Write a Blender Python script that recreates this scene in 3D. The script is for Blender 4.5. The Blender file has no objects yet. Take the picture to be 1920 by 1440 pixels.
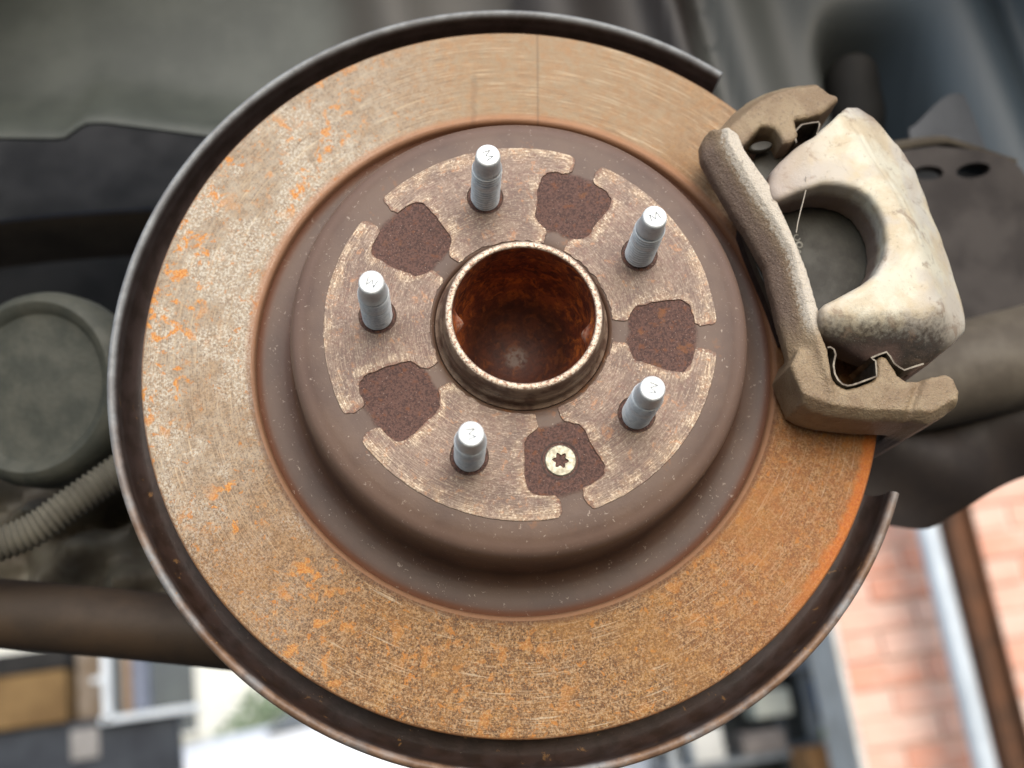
import bpy, bmesh, math, random
import numpy as np
from mathutils import Matrix, Vector
random.seed(7); np.random.seed(7)
SC = bpy.context.scene
COL = SC.collection
PHI = math.radians(8.0)          # the wheel frame is rolled 8 deg against gravity
ROT = (0, PHI, 0)

# ------------------------------------------------------------------ camera
cam = bpy.data.cameras.new('camera'); camo = bpy.data.objects.new('camera', cam); COL.objects.link(camo)
cam.sensor_width = 36.0; cam.lens = 2083.0 / 1920 * 36
cam.clip_start = 0.01; cam.clip_end = 200
_r = ((0.99857, 0, 0.05346), (-0.015176, 0.958859, 0.283476), (-0.051261, -0.283882, 0.957488))
_c = (-0.02619, -0.14732, 0.45015)
def _b(v): return Vector((v[0], -v[2], v[1]))
_m = Matrix.Identity(4)
for i in range(3):
    a = _b(_r[i])
    for k in range(3): _m[k][i] = a[k]
for k in range(3): _m[k][3] = _b(_c)[k]
camo.matrix_world = Matrix.Rotation(PHI, 4, 'Y') @ _m
cam.dof.use_dof = True; cam.dof.focus_distance = 0.436; cam.dof.aperture_fstop = 6.0
SC.camera = camo

# ------------------------------------------------------------------ sky, sun, exposure
SUN_EL, SUN_AZ = math.radians(28), math.radians(170)
w = bpy.data.worlds.new('World'); SC.world = w; w.use_nodes = True
nt = w.node_tree; nt.nodes.clear()
sky = nt.nodes.new('ShaderNodeTexSky'); sky.sky_type = 'NISHITA'; sky.sun_disc = False
sky.sun_elevation = SUN_EL; sky.sun_rotation = SUN_AZ; sky.dust_density = 1.2; sky.air_density = 1.0; sky.ozone_density = 0.6
bg = nt.nodes.new('ShaderNodeBackground'); bg.inputs[1].default_value = 0.12
wo = nt.nodes.new('ShaderNodeOutputWorld')
nt.links.new(sky.outputs[0], bg.inputs[0]); nt.links.new(bg.outputs[0], wo.inputs[0])
sl = bpy.data.lights.new('sun', 'SUN'); sl.energy = 1.5; sl.angle = math.radians(60); sl.color = (1.0, 0.975, 0.945)
so = bpy.data.objects.new('sun', sl); COL.objects.link(so)
_d = Vector((math.sin(SUN_AZ) * math.cos(SUN_EL), math.cos(SUN_AZ) * math.cos(SUN_EL), math.sin(SUN_EL)))
so.rotation_euler = _d.to_track_quat('Z', 'Y').to_euler()
so.location = (0, 0, 3)
SC.view_settings.view_transform = 'Standard'; SC.view_settings.look = 'None'
SC.view_settings.gamma = 1.0; SC.view_settings.use_curve_mapping = False
SC.view_settings.exposure = 0.80

# ------------------------------------------------------------------ helpers: objects
def props(o, label=None, cat=None, group=None, kind=None):
    for k, v in (('label', label), ('category', cat), ('group', group), ('kind', kind)):
        if v: o[k] = v
    return o
def empty(name, label, cat, group=None, loc=(0, 0, 0), wheel=True):
    o = bpy.data.objects.new(name, None); COL.objects.link(o); o.empty_display_size = 0.02
    o.location = loc
    if wheel: o.rotation_euler = ROT
    return props(o, label, cat, group)
def mesh_from(name, V, F, smooth=True, wheel=True):
    """V in wheel mm (x right, y up, z to viewer) when wheel, else Blender metres"""
    V = np.asarray(V, float)
    if wheel: V = np.stack([V[:, 0], -V[:, 2], V[:, 1]], 1) / 1000.0
    me = bpy.data.meshes.new(name)
    me.from_pydata(V.tolist(), [], [list(map(int, f)) for f in F])
    me.validate(); me.update()
    if smooth: me.polygons.foreach_set('use_smooth', [True] * len(me.polygons))
    return me
def obj(name, me, mat, parent=None, wheel=True):
    o = bpy.data.objects.new(name, me); COL.objects.link(o)
    if mat and not me.materials: me.materials.append(mat)
    if parent: o.parent = parent
    elif wheel: o.rotation_euler = ROT
    return o
def sharp(me, deg=35):
    bm = bmesh.new(); bm.from_mesh(me)
    bmesh.ops.recalc_face_normals(bm, faces=bm.faces)
    for e in bm.edges:
        if len(e.link_faces) == 2 and e.calc_face_angle(0) > math.radians(deg): e.smooth = False
    bm.to_mesh(me); bm.free(); return me
def lathe(name, prof, n=180, a0=0.0, a1=360.0, closed_prof=False, c=(0, 0), rfun=None, sh=35):
    full = abs(a1 - a0 - 360) < 1e-6
    m = n if full else n + 1
    A = np.radians(a0 + (a1 - a0) * np.arange(m) / n)
    V = []; k = len(prof)
    for a in A:
        ca, sa = math.cos(a), math.sin(a)
        for r, z in prof:
            if rfun: r = rfun(r, z, a)
            V.append((c[0] + r * ca, c[1] + r * sa, z))
    F = []
    kk = k if closed_prof else k - 1
    for i in range(n):
        i2 = (i + 1) % m
        for j in range(kk):
            j2 = (j + 1) % k
            F.append((i * k + j, i2 * k + j, i2 * k + j2, i * k + j2))
    if closed_prof and not full:
        F.append(tuple(range(k))); F.append(tuple(n * k + j for j in reversed(range(k))))
    me = mesh_from(name, V, F)
    bm = bmesh.new(); bm.from_mesh(me); bmesh.ops.remove_doubles(bm, verts=bm.verts, dist=1e-7)
    bm.to_mesh(me); bm.free()
    return sharp(me, sh)
def tube(name, pts, rad, n=10, closed=False, cap=True, wheel=True):
    P = np.asarray(pts, float); V = []; F = []
    N = len(P)
    rad = np.broadcast_to(np.asarray(rad, float), (N,))
    T = np.gradient(P, axis=0); T /= np.linalg.norm(T, axis=1)[:, None]
    up = np.array([0.13, 0.2, 1.0]); 
    for i in range(N):
        u = np.cross(T[i], up); u /= np.linalg.norm(u); v = np.cross(u, T[i])
        for j in range(n):
            a = 2 * math.pi * j / n
            V.append(P[i] + rad[i] * (math.cos(a) * u + math.sin(a) * v))
    for i in range(N - 1):
        for j in range(n):
            F.append((i * n + j, i * n + (j + 1) % n, (i + 1) * n + (j + 1) % n, (i + 1) * n + j))
    if cap: F.append(tuple(range(n))); F.append(tuple((N - 1) * n + j for j in range(n)))
    return sharp(mesh_from(name, V, F, wheel=wheel), 50)
def smooth_path(pts, per=8):
    P = np.asarray(pts, float); Q = np.vstack([2 * P[0] - P[1], P, 2 * P[-1] - P[-2]]); out = []
    for i in range(1, len(Q) - 2):
        for t in np.linspace(0, 1, per, endpoint=False):
            a, b, c, d = Q[i - 1], Q[i], Q[i + 1], Q[i + 2]
            out.append(0.5 * (2 * b + (c - a) * t + (2 * a - 5 * b + 4 * c - d) * t ** 2 + (3 * b - a - 3 * c + d) * t ** 3))
    out.append(P[-1]); return np.array(out)
def box_me(name, cx, cy, cz, sx, sy, sz, bev=0.004, seg=2):
    bm = bmesh.new(); bmesh.ops.create_cube(bm, size=1)
    for v in bm.verts: v.co = Vector((cx + v.co.x * sx, cy + v.co.y * sy, cz + v.co.z * sz))
    if bev: bmesh.ops.bevel(bm, geom=list(bm.edges), offset=min(bev, .45 * min(sx, sy, sz)), segments=seg, affect='EDGES', profile=.5)
    me = bpy.data.meshes.new(name); bm.to_mesh(me); bm.free(); return me

# ------------------------------------------------------------------ helpers: signed distance -> mesh
def poly_sdf(X, Y, P):
    P = np.asarray(P, float); d = np.full(X.shape, 1e9); s = np.ones(X.shape)
    n = len(P)
    for i in range(n):
        a, b = P[i], P[(i + 1) % n]; e = b - a
        wx, wy = X - a[0], Y - a[1]
        t = np.clip((wx * e[0] + wy * e[1]) / (e @ e), 0, 1)
        d = np.minimum(d, (wx - e[0] * t) ** 2 + (wy - e[1] * t) ** 2)
        c1 = Y >= a[1]; c2 = Y < b[1]; c3 = e[0] * wy > e[1] * wx
        s = np.where((c1 & c2 & c3) | (~c1 & ~c2 & ~c3), -s, s)
    return s * np.sqrt(d)
def line_dist(X, Y, P):
    P = np.asarray(P, float); d = np.full(X.shape, 1e9)
    for a, b in zip(P[:-1], P[1:]):
        e = b - a; wx, wy = X - a[0], Y - a[1]
        t = np.clip((wx * e[0] + wy * e[1]) / (e @ e), 0, 1)
        d = np.minimum(d, (wx - e[0] * t) ** 2 + (wy - e[1] * t) ** 2)
    return np.sqrt(d)
def smax(a, b, k):
    h = np.clip(0.5 + 0.5 * (a - b) / k, 0, 1); return b + (a - b) * h + k * h * (1 - h)
def smin(a, b, k): return -smax(-a, -b, k)
def grid(x0, x1, y0, y1, z0, z1, h):
    return (np.arange(x0, x1 + h, h), np.arange(y0, y1 + h, h), np.arange(z0, z1 + h, h), h)
def surface_nets(name, D, g):
    xs, ys, zs, h = g
    S = D < 0
    c = np.zeros(tuple(n - 1 for n in D.shape), np.int8)
    offs = [(i, j, k) for i in (0, 1) for j in (0, 1) for k in (0, 1)]
    nx, ny, nz = c.shape
    for i, j, k in offs: c += S[i:i + nx, j:j + ny, k:k + nz]
    act = np.argwhere((c > 0) & (c < 8))
    pos = np.zeros((len(act), 3)); cnt = np.zeros(len(act))
    for o in offs:
        for ax in range(3):
            if o[ax] == 0:
                o2 = list(o); o2[ax] = 1
                f0 = D[tuple((act + o).T)]; f1 = D[tuple((act + o2).T)]
                m = (f0 < 0) != (f1 < 0)
                t = np.where(m, f0 / np.where(m, f0 - f1, 1), 0)
                p = np.broadcast_to(np.array(o, float), pos.shape).copy(); p[:, ax] += t
                pos += p * m[:, None]; cnt += m
    V = (act + pos / cnt[:, None]) * h + np.array([xs[0], ys[0], zs[0]])
    vid = np.full(c.shape, -1, np.int64); vid[tuple(act.T)] = np.arange(len(act))
    F = []
    for ax in range(3):
        sl0 = [slice(None)] * 3; sl1 = [slice(None)] * 3; sl0[ax] = slice(0, -1); sl1[ax] = slice(1, None)
        e = np.argwhere(S[tuple(sl0)] != S[tuple(sl1)])
        b, d_ = [(1, 2), (2, 0), (0, 1)][ax]
        ok = (e[:, b] > 0) & (e[:, d_] > 0) & (e[:, b] < c.shape[b]) & (e[:, d_] < c.shape[d_])
        e = e[ok]; q = []
        for db, dd in ((-1, -1), (0, -1), (0, 0), (-1, 0)):
            t = e.copy(); t[:, b] += db; t[:, d_] += dd; q.append(vid[tuple(t.T)])
        q = np.stack(q, 1); flip = ~S[tuple(e.T)]
        q[flip] = q[flip][:, ::-1]; F.append(q)
    return mesh_from(name, V, np.concatenate(F))

# ------------------------------------------------------------------ helpers: materials
def lin(r, g, b):
    f = lambda c: (c / 255 / 12.92) if c <= 10 else ((c / 255 + 0.055) / 1.055) ** 2.4
    return (f(r), f(g), f(b), 1)
class NT:
    def __init__(s, name):
        s.mat = bpy.data.materials.new(name); s.mat.use_nodes = True
        s.t = s.mat.node_tree; s.t.nodes.clear()
        s.o = s.t.nodes.new('ShaderNodeOutputMaterial'); s.p = s.t.nodes.new('ShaderNodeBsdfPrincipled')
        s.t.links.new(s.p.outputs[0], s.o.inputs[0])
        tc = s.t.nodes.new('ShaderNodeTexCoord')
        s.mm = s.vm('SCALE', tc.outputs['Object'], 1000.0)
        s.x, s.yy, s.y = s.sep(s.mm)         # x right, y up in the wheel plane, yy = -z
    def _in(s, sock, v):
        if v is None: return
        if hasattr(v, 'is_output') or isinstance(v, bpy.types.NodeSocket): s.t.links.new(v, sock)
        else:
            if isinstance(v, (tuple, list)) and len(v) == 3 and sock.type == 'RGBA': v = tuple(v) + (1,)
            sock.default_value = v
    def n(s, ty, **kw):
        nd = s.t.nodes.new(ty)
        for k, v in kw.items(): setattr(nd, k, v)
        return nd
    def m(s, op, a, b=None, c=None, clamp=False):
        nd = s.n('ShaderNodeMath', operation=op, use_clamp=clamp)
        for i, v in enumerate((a, b, c)): s._in(nd.inputs[i], v)
        return nd.outputs[0]
    def vm(s, op, a, b):
        nd = s.n('ShaderNodeVectorMath', operation=op); s._in(nd.inputs[0], a)
        if op == 'SCALE': s._in(nd.inputs['Scale'], b)
        else: s._in(nd.inputs[1], b)
        return nd.outputs[0]
    def sep(s, v):
        nd = s.n('ShaderNodeSeparateXYZ'); s._in(nd.inputs[0], v); return nd.outputs
    def comb(s, x, y, z):
        nd = s.n('ShaderNodeCombineXYZ')
        for i, v in enumerate((x, y, z)): s._in(nd.inputs[i], v)
        return nd.outputs[0]
    def off(s, v, o): return s.vm('ADD', v, o)
    def noise(s, v, sc, det=4.0, ro=0.55, dist=0.0, seed=None):
        nd = s.n('ShaderNodeTexNoise')
        if seed: v = s.off(v, (seed * 13.7, seed * 7.1, seed * 3.3))
        s._in(nd.inputs['Vector'], v); nd.inputs['Scale'].default_value = sc; nd.inputs['Detail'].default_value = det
        nd.inputs['Roughness'].default_value = ro; nd.inputs['Distortion'].default_value = dist
        return nd.outputs[0]
    def vor(s, v, sc, feature='F1'):
        nd = s.n('ShaderNodeTexVoronoi', feature=feature); s._in(nd.inputs['Vector'], v); nd.inputs['Scale'].default_value = sc
        return nd.outputs[0]
    def ss(s, v, a, b, lo=0.0, hi=1.0):
        nd = s.n('ShaderNodeMapRange', interpolation_type='SMOOTHSTEP'); s._in(nd.inputs[0], v)
        for i, q in enumerate((a, b, lo, hi)): s._in(nd.inputs[i + 1], q)
        return nd.outputs[0]
    def mix(s, f, a, b, blend='MIX'):
        nd = s.n('ShaderNodeMix', data_type='RGBA', blend_type=blend)
        s._in(nd.inputs[0], f); s._in(nd.inputs[6], a); s._in(nd.inputs[7], b); return nd.outputs[2]
    def fm(s, f, a, b):
        nd = s.n('ShaderNodeMix', data_type='FLOAT'); s._in(nd.inputs[0], f); s._in(nd.inputs[2], a); s._in(nd.inputs[3], b); return nd.outputs[0]
    def bump(s, h, st=0.3, d=0.001, nrm=None):
        nd = s.n('ShaderNodeBump'); nd.inputs['Strength'].default_value = st; nd.inputs['Distance'].default_value = d
        s._in(nd.inputs['Height'], h); s._in(nd.inputs['Normal'], nrm); return nd.outputs[0]
    def polar(s):
        r = s.m('SQRT', s.m('ADD', s.m('MULTIPLY', s.x, s.x), s.m('MULTIPLY', s.y, s.y)))
        r1 = s.m('MAXIMUM', r, 0.01)
        return r, s.m('DIVIDE', s.x, r1), s.m('DIVIDE', s.y, r1)
    def done(s, col, rough=0.6, metal=0.0, nrm=None, spec=0.5):
        s._in(s.p.inputs['Base Color'], col); s._in(s.p.inputs['Roughness'], rough); s._in(s.p.inputs['Metallic'], metal)
        s._in(s.p.inputs['Normal'], nrm); s.p.inputs['Specular IOR Level'].default_value = spec
        return s.mat
def simple(name, c1, c2=None, rough=0.6, metal=0.0, sc=0.05, bump=0.15, bd=0.0006, bsc=0.8, spec=0.4, lo=.35, hi=.65):
    s = NT(name)
    c2 = c2 or tuple(v * 0.75 for v in c1[:3])
    f = s.ss(s.noise(s.mm, sc, 6, .6), lo, hi)
    h = s.noise(s.mm, bsc, 4, .6)
    return s.done(s.mix(f, c1, c2), s.fm(f, rough, min(1, rough + .12)), metal, s.bump(h, bump, bd) if bump else None, spec)

# ------------------------------------------------------------------ materials of the brake
def mat_friction():
    s = NT('rusty_disc_face'); r, cx, sy = s.polar()
    D = s.m('ADD', s.m('MULTIPLY', cx, 0.62), s.m('MULTIPLY', sy, -0.78))       # -1 upper left .. 1 lower right
    big = s.noise(s.mm, 0.030, 3, .5)
    A = s.ss(s.m('ADD', D, s.m('MULTIPLY', s.m('SUBTRACT', big, .5), 1.0)), -0.75, 0.62)
    top = s.m('MULTIPLY', s.ss(sy, 0.45, 0.88), s.ss(cx, -0.62, -0.1))          # smoother swept zone at the top and upper right
    ring = s.noise(s.comb(s.m('MULTIPLY', r, 1.1), s.m('MULTIPLY', cx, 5.0), s.m('MULTIPLY', sy, 5.0)), 1.0, 3, .6)
    ring2 = s.noise(s.comb(s.m('MULTIPLY', r, 1.9), s.m('MULTIPLY', cx, 7.0), s.m('MULTIPLY', sy, 7.0)), 1.0, 3, .65, seed=3)
    fine = s.noise(s.mm, 1.15, 3, .6); fine2 = s.noise(s.mm, 1.0, 4, .65, .4, seed=2)
    mid = s.noise(s.mm, 0.22, 5, .65, .3, seed=5); mid2 = s.noise(s.mm, 0.16, 5, .65, .5, seed=9)
    steel = s.mix(s.ss(mid, .38, .62), lin(166, 153, 134), lin(148, 130, 108))
    steel = s.mix(top, steel, s.mix(s.ss(mid, .3, .7), lin(150, 130, 102), lin(152, 120, 86)))
    brown = s.mix(s.ss(mid, .40, .60), lin(142, 104, 64), lin(120, 86, 52))
    brown = s.mix(s.ss(mid2, .48, .66), brown, lin(152, 110, 60))
    col = s.mix(A, steel, brown)
    notop = s.m('SUBTRACT', 1.0, s.m('MULTIPLY', top, .85))
    left = s.ss(cx, -0.35, -0.8)
    # grainy rust speckle, several tones
    f3 = s.noise(s.mm, .85, 4, .7, .15, seed=17); f4 = s.noise(s.mm, 1.25, 3, .6, .1, seed=23)
    sp = s.m('MULTIPLY', notop, s.m('ADD', .42, s.m('MULTIPLY', A, .50)))
    col = s.mix(s.m('MULTIPLY', s.ss(f3, .52, .60), s.m('MULTIPLY', sp, .72)), col, lin(84, 58, 40))
    col = s.mix(s.m('MULTIPLY', s.ss(f3, .48, .40), s.m('MULTIPLY', sp, .7)), col, lin(180, 150, 114))
    col = s.mix(s.m('MULTIPLY', s.ss(f4, .55, .62), s.m('MULTIPLY', sp, .85)), col, lin(62, 42, 28))
    col = s.mix(s.m('MULTIPLY', s.ss(f4, .44, .37), s.m('MULTIPLY', sp, .5)), col, lin(194, 164, 126))
    col = s.mix(s.m('MULTIPLY', s.ss(fine, .57, .64), s.m('MULTIPLY', sp, .5)), col, lin(168, 106, 48))
    # concentric wear lines, mostly in the swept zone
    lw = s.m('MULTIPLY', s.ss(s.noise(s.mm, .035, 3, .5, seed=31), .34, .52), s.m('ADD', .85, s.m('MULTIPLY', top, .15)))
    col = s.mix(s.m('MULTIPLY', s.ss(ring, .60, .67), s.m('MULTIPLY', lw, .55)), col, lin(204, 184, 154))
    col = s.mix(s.m('MULTIPLY', s.ss(ring2, .57, .66), s.m('MULTIPLY', lw, .45)), col, lin(88, 64, 46))
    col = s.mix(s.m('MULTIPLY', s.ss(ring2, .42, .34), s.m('MULTIPLY', lw, .5)), col, lin(196, 172, 138))
    # bare bright flecks on the left
    pale = s.m('MULTIPLY', s.m('MULTIPLY', s.ss(fine2, .49, .57), s.ss(s.noise(s.mm, .05, 4, .6, seed=4), .44, .56)), s.m('MULTIPLY', s.m('SUBTRACT', 1.0, A), notop))
    col = s.mix(s.m('MULTIPLY', s.m('MULTIPLY', pale, left), .70), col, lin(204, 196, 180))
    # orange blotches
    om = s.noise(s.mm, 0.15, 6, .66, .5, seed=11)
    cl = s.ss(s.noise(s.mm, .022, 2, .5, seed=33), .44, .56)
    obl = s.m('MULTIPLY', s.ss(om, .535, .60), s.m('MULTIPLY', notop, s.m('MULTIPLY', cl, s.m('ADD', .45, s.m('MULTIPLY', left, .5)))))
    col = s.mix(obl, col, s.mix(s.ss(fine, .42, .58), lin(206, 146, 70), lin(184, 110, 42)))
    om2 = s.noise(s.mm, 0.36, 4, .6, .5, seed=15)
    col = s.mix(s.m('MULTIPLY', s.ss(om2, .61, .68), s.m('MULTIPLY', notop, .75)), col, lin(186, 118, 46))
    wide = s.m('MULTIPLY', s.ss(s.noise(s.mm, .03, 3, .55, seed=21), .48, .64), s.m('MULTIPLY', A, .38))
    col = s.mix(wide, col, lin(158, 110, 52))
    ri = s.m('MULTIPLY', s.ss(cx, .35, .85), s.ss(sy, .75, .2))
    col = s.mix(s.m('MULTIPLY', ri, s.ss(mid, .3, .7, .15, .55)), col, lin(164, 102, 52))
    # lips and the orange outer band on the right
    wob = s.m('MULTIPLY', s.m('SUBTRACT', mid, .5), 6.0)
    band = s.m('MULTIPLY', s.ss(s.m('ADD', r, wob), 151.0, 154.0), s.m('MULTIPLY', s.ss(cx, .62, .9), s.ss(sy, .25, -.1)))
    col = s.mix(s.m('MULTIPLY', band, .62), col, s.mix(s.ss(fine2, .4, .65), lin(204, 112, 22), lin(186, 84, 16)))
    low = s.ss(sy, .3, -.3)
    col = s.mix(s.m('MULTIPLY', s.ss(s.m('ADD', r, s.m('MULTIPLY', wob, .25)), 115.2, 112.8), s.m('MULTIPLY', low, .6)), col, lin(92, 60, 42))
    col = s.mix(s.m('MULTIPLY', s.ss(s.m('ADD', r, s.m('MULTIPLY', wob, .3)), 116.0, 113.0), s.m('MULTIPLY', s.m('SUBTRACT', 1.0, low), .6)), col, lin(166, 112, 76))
    col = s.mix(s.m('MULTIPLY', s.ss(r, 112.5, 112.1), .8), col, lin(148, 108, 80))
    col = s.mix(s.m('MULTIPLY', s.ss(r, 156.3, 157.0), .55), col, lin(140, 92, 58))
    # two dark radial transfer marks at the top
    x1 = s.m('ABSOLUTE', s.m('SUBTRACT', s.m('ADD', s.x, s.m('MULTIPLY', mid, .8)), 10.2))
    up = s.ss(s.y, 100.0, 112.0)
    col = s.mix(s.m('MULTIPLY', s.m('MULTIPLY', s.ss(x1, 0.75, 0.2), up), .36), col, lin(82, 66, 52))
    x2 = s.m('ABSOLUTE', s.m('ADD', s.m('ADD', s.x, s.m('MULTIPLY', mid2, 5.0)), 17.0))
    col = s.mix(s.m('MULTIPLY', s.m('MULTIPLY', s.ss(x2, 1.9, 0.3), s.m('MULTIPLY', up, s.ss(s.y, 142.0, 128.0))), .22), col, lin(78, 62, 50))
    rough = s.fm(A, .58, .74); rough = s.m('ADD', rough, s.m('MULTIPLY', s.m('SUBTRACT', fine, .5), .5), clamp=True)
    metal = s.m('MULTIPLY', s.m('SUBTRACT', 1.0, A), .12)
    nb = s.bump(s.m('ADD', s.m('MULTIPLY', fine, s.m('ADD', .35, s.m('MULTIPLY', A, .65))), s.m('MULTIPLY', ring2, .9)), .45, .0007)
    return s.done(col, rough, metal, nb, .45)
def mat_hat():
    s = NT('oily_cast_iron'); r, cx, sy = s.polar()
    big = s.noise(s.mm, .045, 4, .55); fine = s.noise(s.mm, 1.3, 3, .6); mid = s.noise(s.mm, .3, 4, .6, seed=3)
    col = s.mix(s.ss(big, .35, .65), lin(100, 77, 62), lin(86, 64, 52))
    lit_band = s.m('MULTIPLY', s.ss(r, 84.0, 88.0), s.ss(r, 92.6, 91.8)); col = s.mix(s.m('MULTIPLY', lit_band, .6), col, lin(116, 94, 82))  # rounded hat edge lightened, the light on its slope painted in
    col = s.mix(s.m('MULTIPLY', s.ss(r, 92.5, 96.0), .8), col, s.mix(s.ss(big, .35, .65), lin(88, 64, 50), lin(77, 55, 43)))
    col = s.mix(s.m('MULTIPLY', s.ss(r, 106.0, 110.0), .7), col, lin(112, 70, 48))
    # rough as-cast pockets between the lands
    pk = s.m('MULTIPLY', s.ss(s.m('ADD', r, s.m('MULTIPLY', s.m('SUBTRACT', mid, .5), 3.0)), 41.5, 43.5), s.ss(s.m('ADD', r, s.m('MULTIPLY', s.m('SUBTRACT', mid, .5), 3.0)), 71.0, 68.5))
    pcol = s.mix(s.ss(fine, .4, .62), lin(100, 70, 60), lin(68, 46, 39))
    pcol = s.mix(s.ss(mid, .56, .7), pcol, lin(108, 66, 44))
    pcol = s.mix(s.m('MULTIPLY', s.ss(s.noise(s.mm, 1.6, 2, .5, seed=6), .66, .72), .8), pcol, lin(170, 150, 136))
    col = s.mix(pk, col, pcol)
    # sparse pale flecks and scratches
    fl = s.m('MULTIPLY', s.ss(s.noise(s.mm, .55, 3, .7, .8, seed=8), .64, .69), s.m('SUBTRACT', 1.0, pk))
    col = s.mix(s.m('MULTIPLY', fl, .6), col, lin(178, 160, 144))
    rst = s.m('MULTIPLY', s.ss(s.noise(s.mm, .09, 5, .65, seed=12), .60, .68), s.m('MULTIPLY', s.ss(r, 86.0, 78.0), .55))
    col = s.mix(rst, col, lin(134, 84, 44))
    h = s.m('ADD', s.m('MULTIPLY', fine, s.m('ADD', .12, s.m('MULTIPLY', pk, 1.0))), s.m('MULTIPLY', mid, .3))
    return s.done(col, s.fm(pk, .48, .72), 0.0, s.bump(h, .4, .0008), .42)
def mat_land():
    s = NT('machined_mounting_face'); r, cx, sy = s.polar()
    big = s.noise(s.mm, .075, 4, .6, .3); mid = s.noise(s.mm, .30, 5, .7, .4, seed=2); fine = s.noise(s.mm, 1.3, 3, .6, seed=3)
    ring = s.noise(s.comb(s.m('MULTIPLY', r, 2.6), s.m('MULTIPLY', cx, 11.0), s.m('MULTIPLY', sy, 11.0)), 1.0, 3, .65)
    b_ = s.m('WRAP', s.m('SUBTRACT', s.m('ARCTAN2', sy, cx), 1.83648 + math.pi / 5), math.pi / 5, -math.pi / 5)
    u = s.m('MULTIPLY', r, s.m('COSINE', b_)); v = s.m('ABSOLUTE', s.m('MULTIPLY', r, s.m('SINE', b_)))
    rp = s.n('ShaderNodeValToRGB'); el = rp.color_ramp.elements
    tab = [(36, 4.4), (41.6, 4.4), (45.5, 11.3), (56.5, 14.2), (63.5, 15.2), (67, 13), (69.2, 5.3), (71, 4.5), (78, 6.5)]
    while len(el) < len(tab): el.new(.5)
    for e_, (uu, ww) in zip(el, tab): e_.position = (uu - 36) / 44; e_.color = (ww / 16,) * 3 + (1,)
    s._in(rp.inputs[0], s.m('DIVIDE', s.m('SUBTRACT', u, 36.0), 44.0))
    d = s.m('SUBTRACT', v, s.m('MULTIPLY', rp.outputs[0], 16.0))
    d = s.m('ADD', d, s.m('MULTIPLY', s.m('SUBTRACT', mid, .5), 9.0))
    edge = s.m('MAXIMUM', s.ss(d, 6.5, 1.0), s.ss(s.m('ADD', r, s.m('MULTIPLY', s.m('SUBTRACT', mid, .5), 14.0)), 71.5, 76.5))
    edge = s.m('MULTIPLY', edge, s.ss(s.noise(s.mm, .11, 4, .6, seed=19), .40, .58, .1, 1.0))
    col = s.mix(s.ss(big, .38, .60), lin(118, 99, 86), lin(98, 80, 70))
    col = s.mix(s.m('MULTIPLY', s.ss(mid, .50, .62), .75), col, lin(104, 80, 70))
    col = s.mix(s.m('MULTIPLY', edge, .55), col, s.mix(s.ss(mid, .44, .58), lin(166, 147, 122), lin(150, 124, 96)))
    bs = s.m('ADD', .32, s.m('MULTIPLY', edge, .68))
    col = s.mix(s.m('MULTIPLY', s.ss(ring, .53, .62), s.m('MULTIPLY', bs, .58)), col, lin(200, 180, 154))
    col = s.mix(s.m('MULTIPLY', s.ss(ring, .46, .37), .45), col, lin(84, 62, 52))
    col = s.mix(s.m('MULTIPLY', s.ss(fine, .56, .66), s.m('MULTIPLY', bs, .6)), col, lin(220, 204, 182))
    col = s.mix(s.m('MULTIPLY', s.ss(fine, .45, .37), .5), col, lin(84, 62, 52))
    rim_ = s.ss(s.m('ADD', d, s.m('MULTIPLY', s.m('SUBTRACT', fine, .5), 3.0)), 1.2, .1)
    col = s.mix(s.m('MULTIPLY', rim_, .75), col, s.mix(s.ss(fine, .4, .6), lin(104, 70, 54), lin(80, 54, 44)))
    o = s.ss(s.noise(s.mm, .26, 5, .7, .6, seed=9), .58, .66)
    col = s.mix(s.m('MULTIPLY', o, .4), col, lin(170, 118, 76))
    h = s.m('ADD', s.m('MULTIPLY', ring, .8), s.m('MULTIPLY', fine, .5))
    return s.done(col, .42, .35, s.bump(h, .4, .0005), .5)
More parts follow.
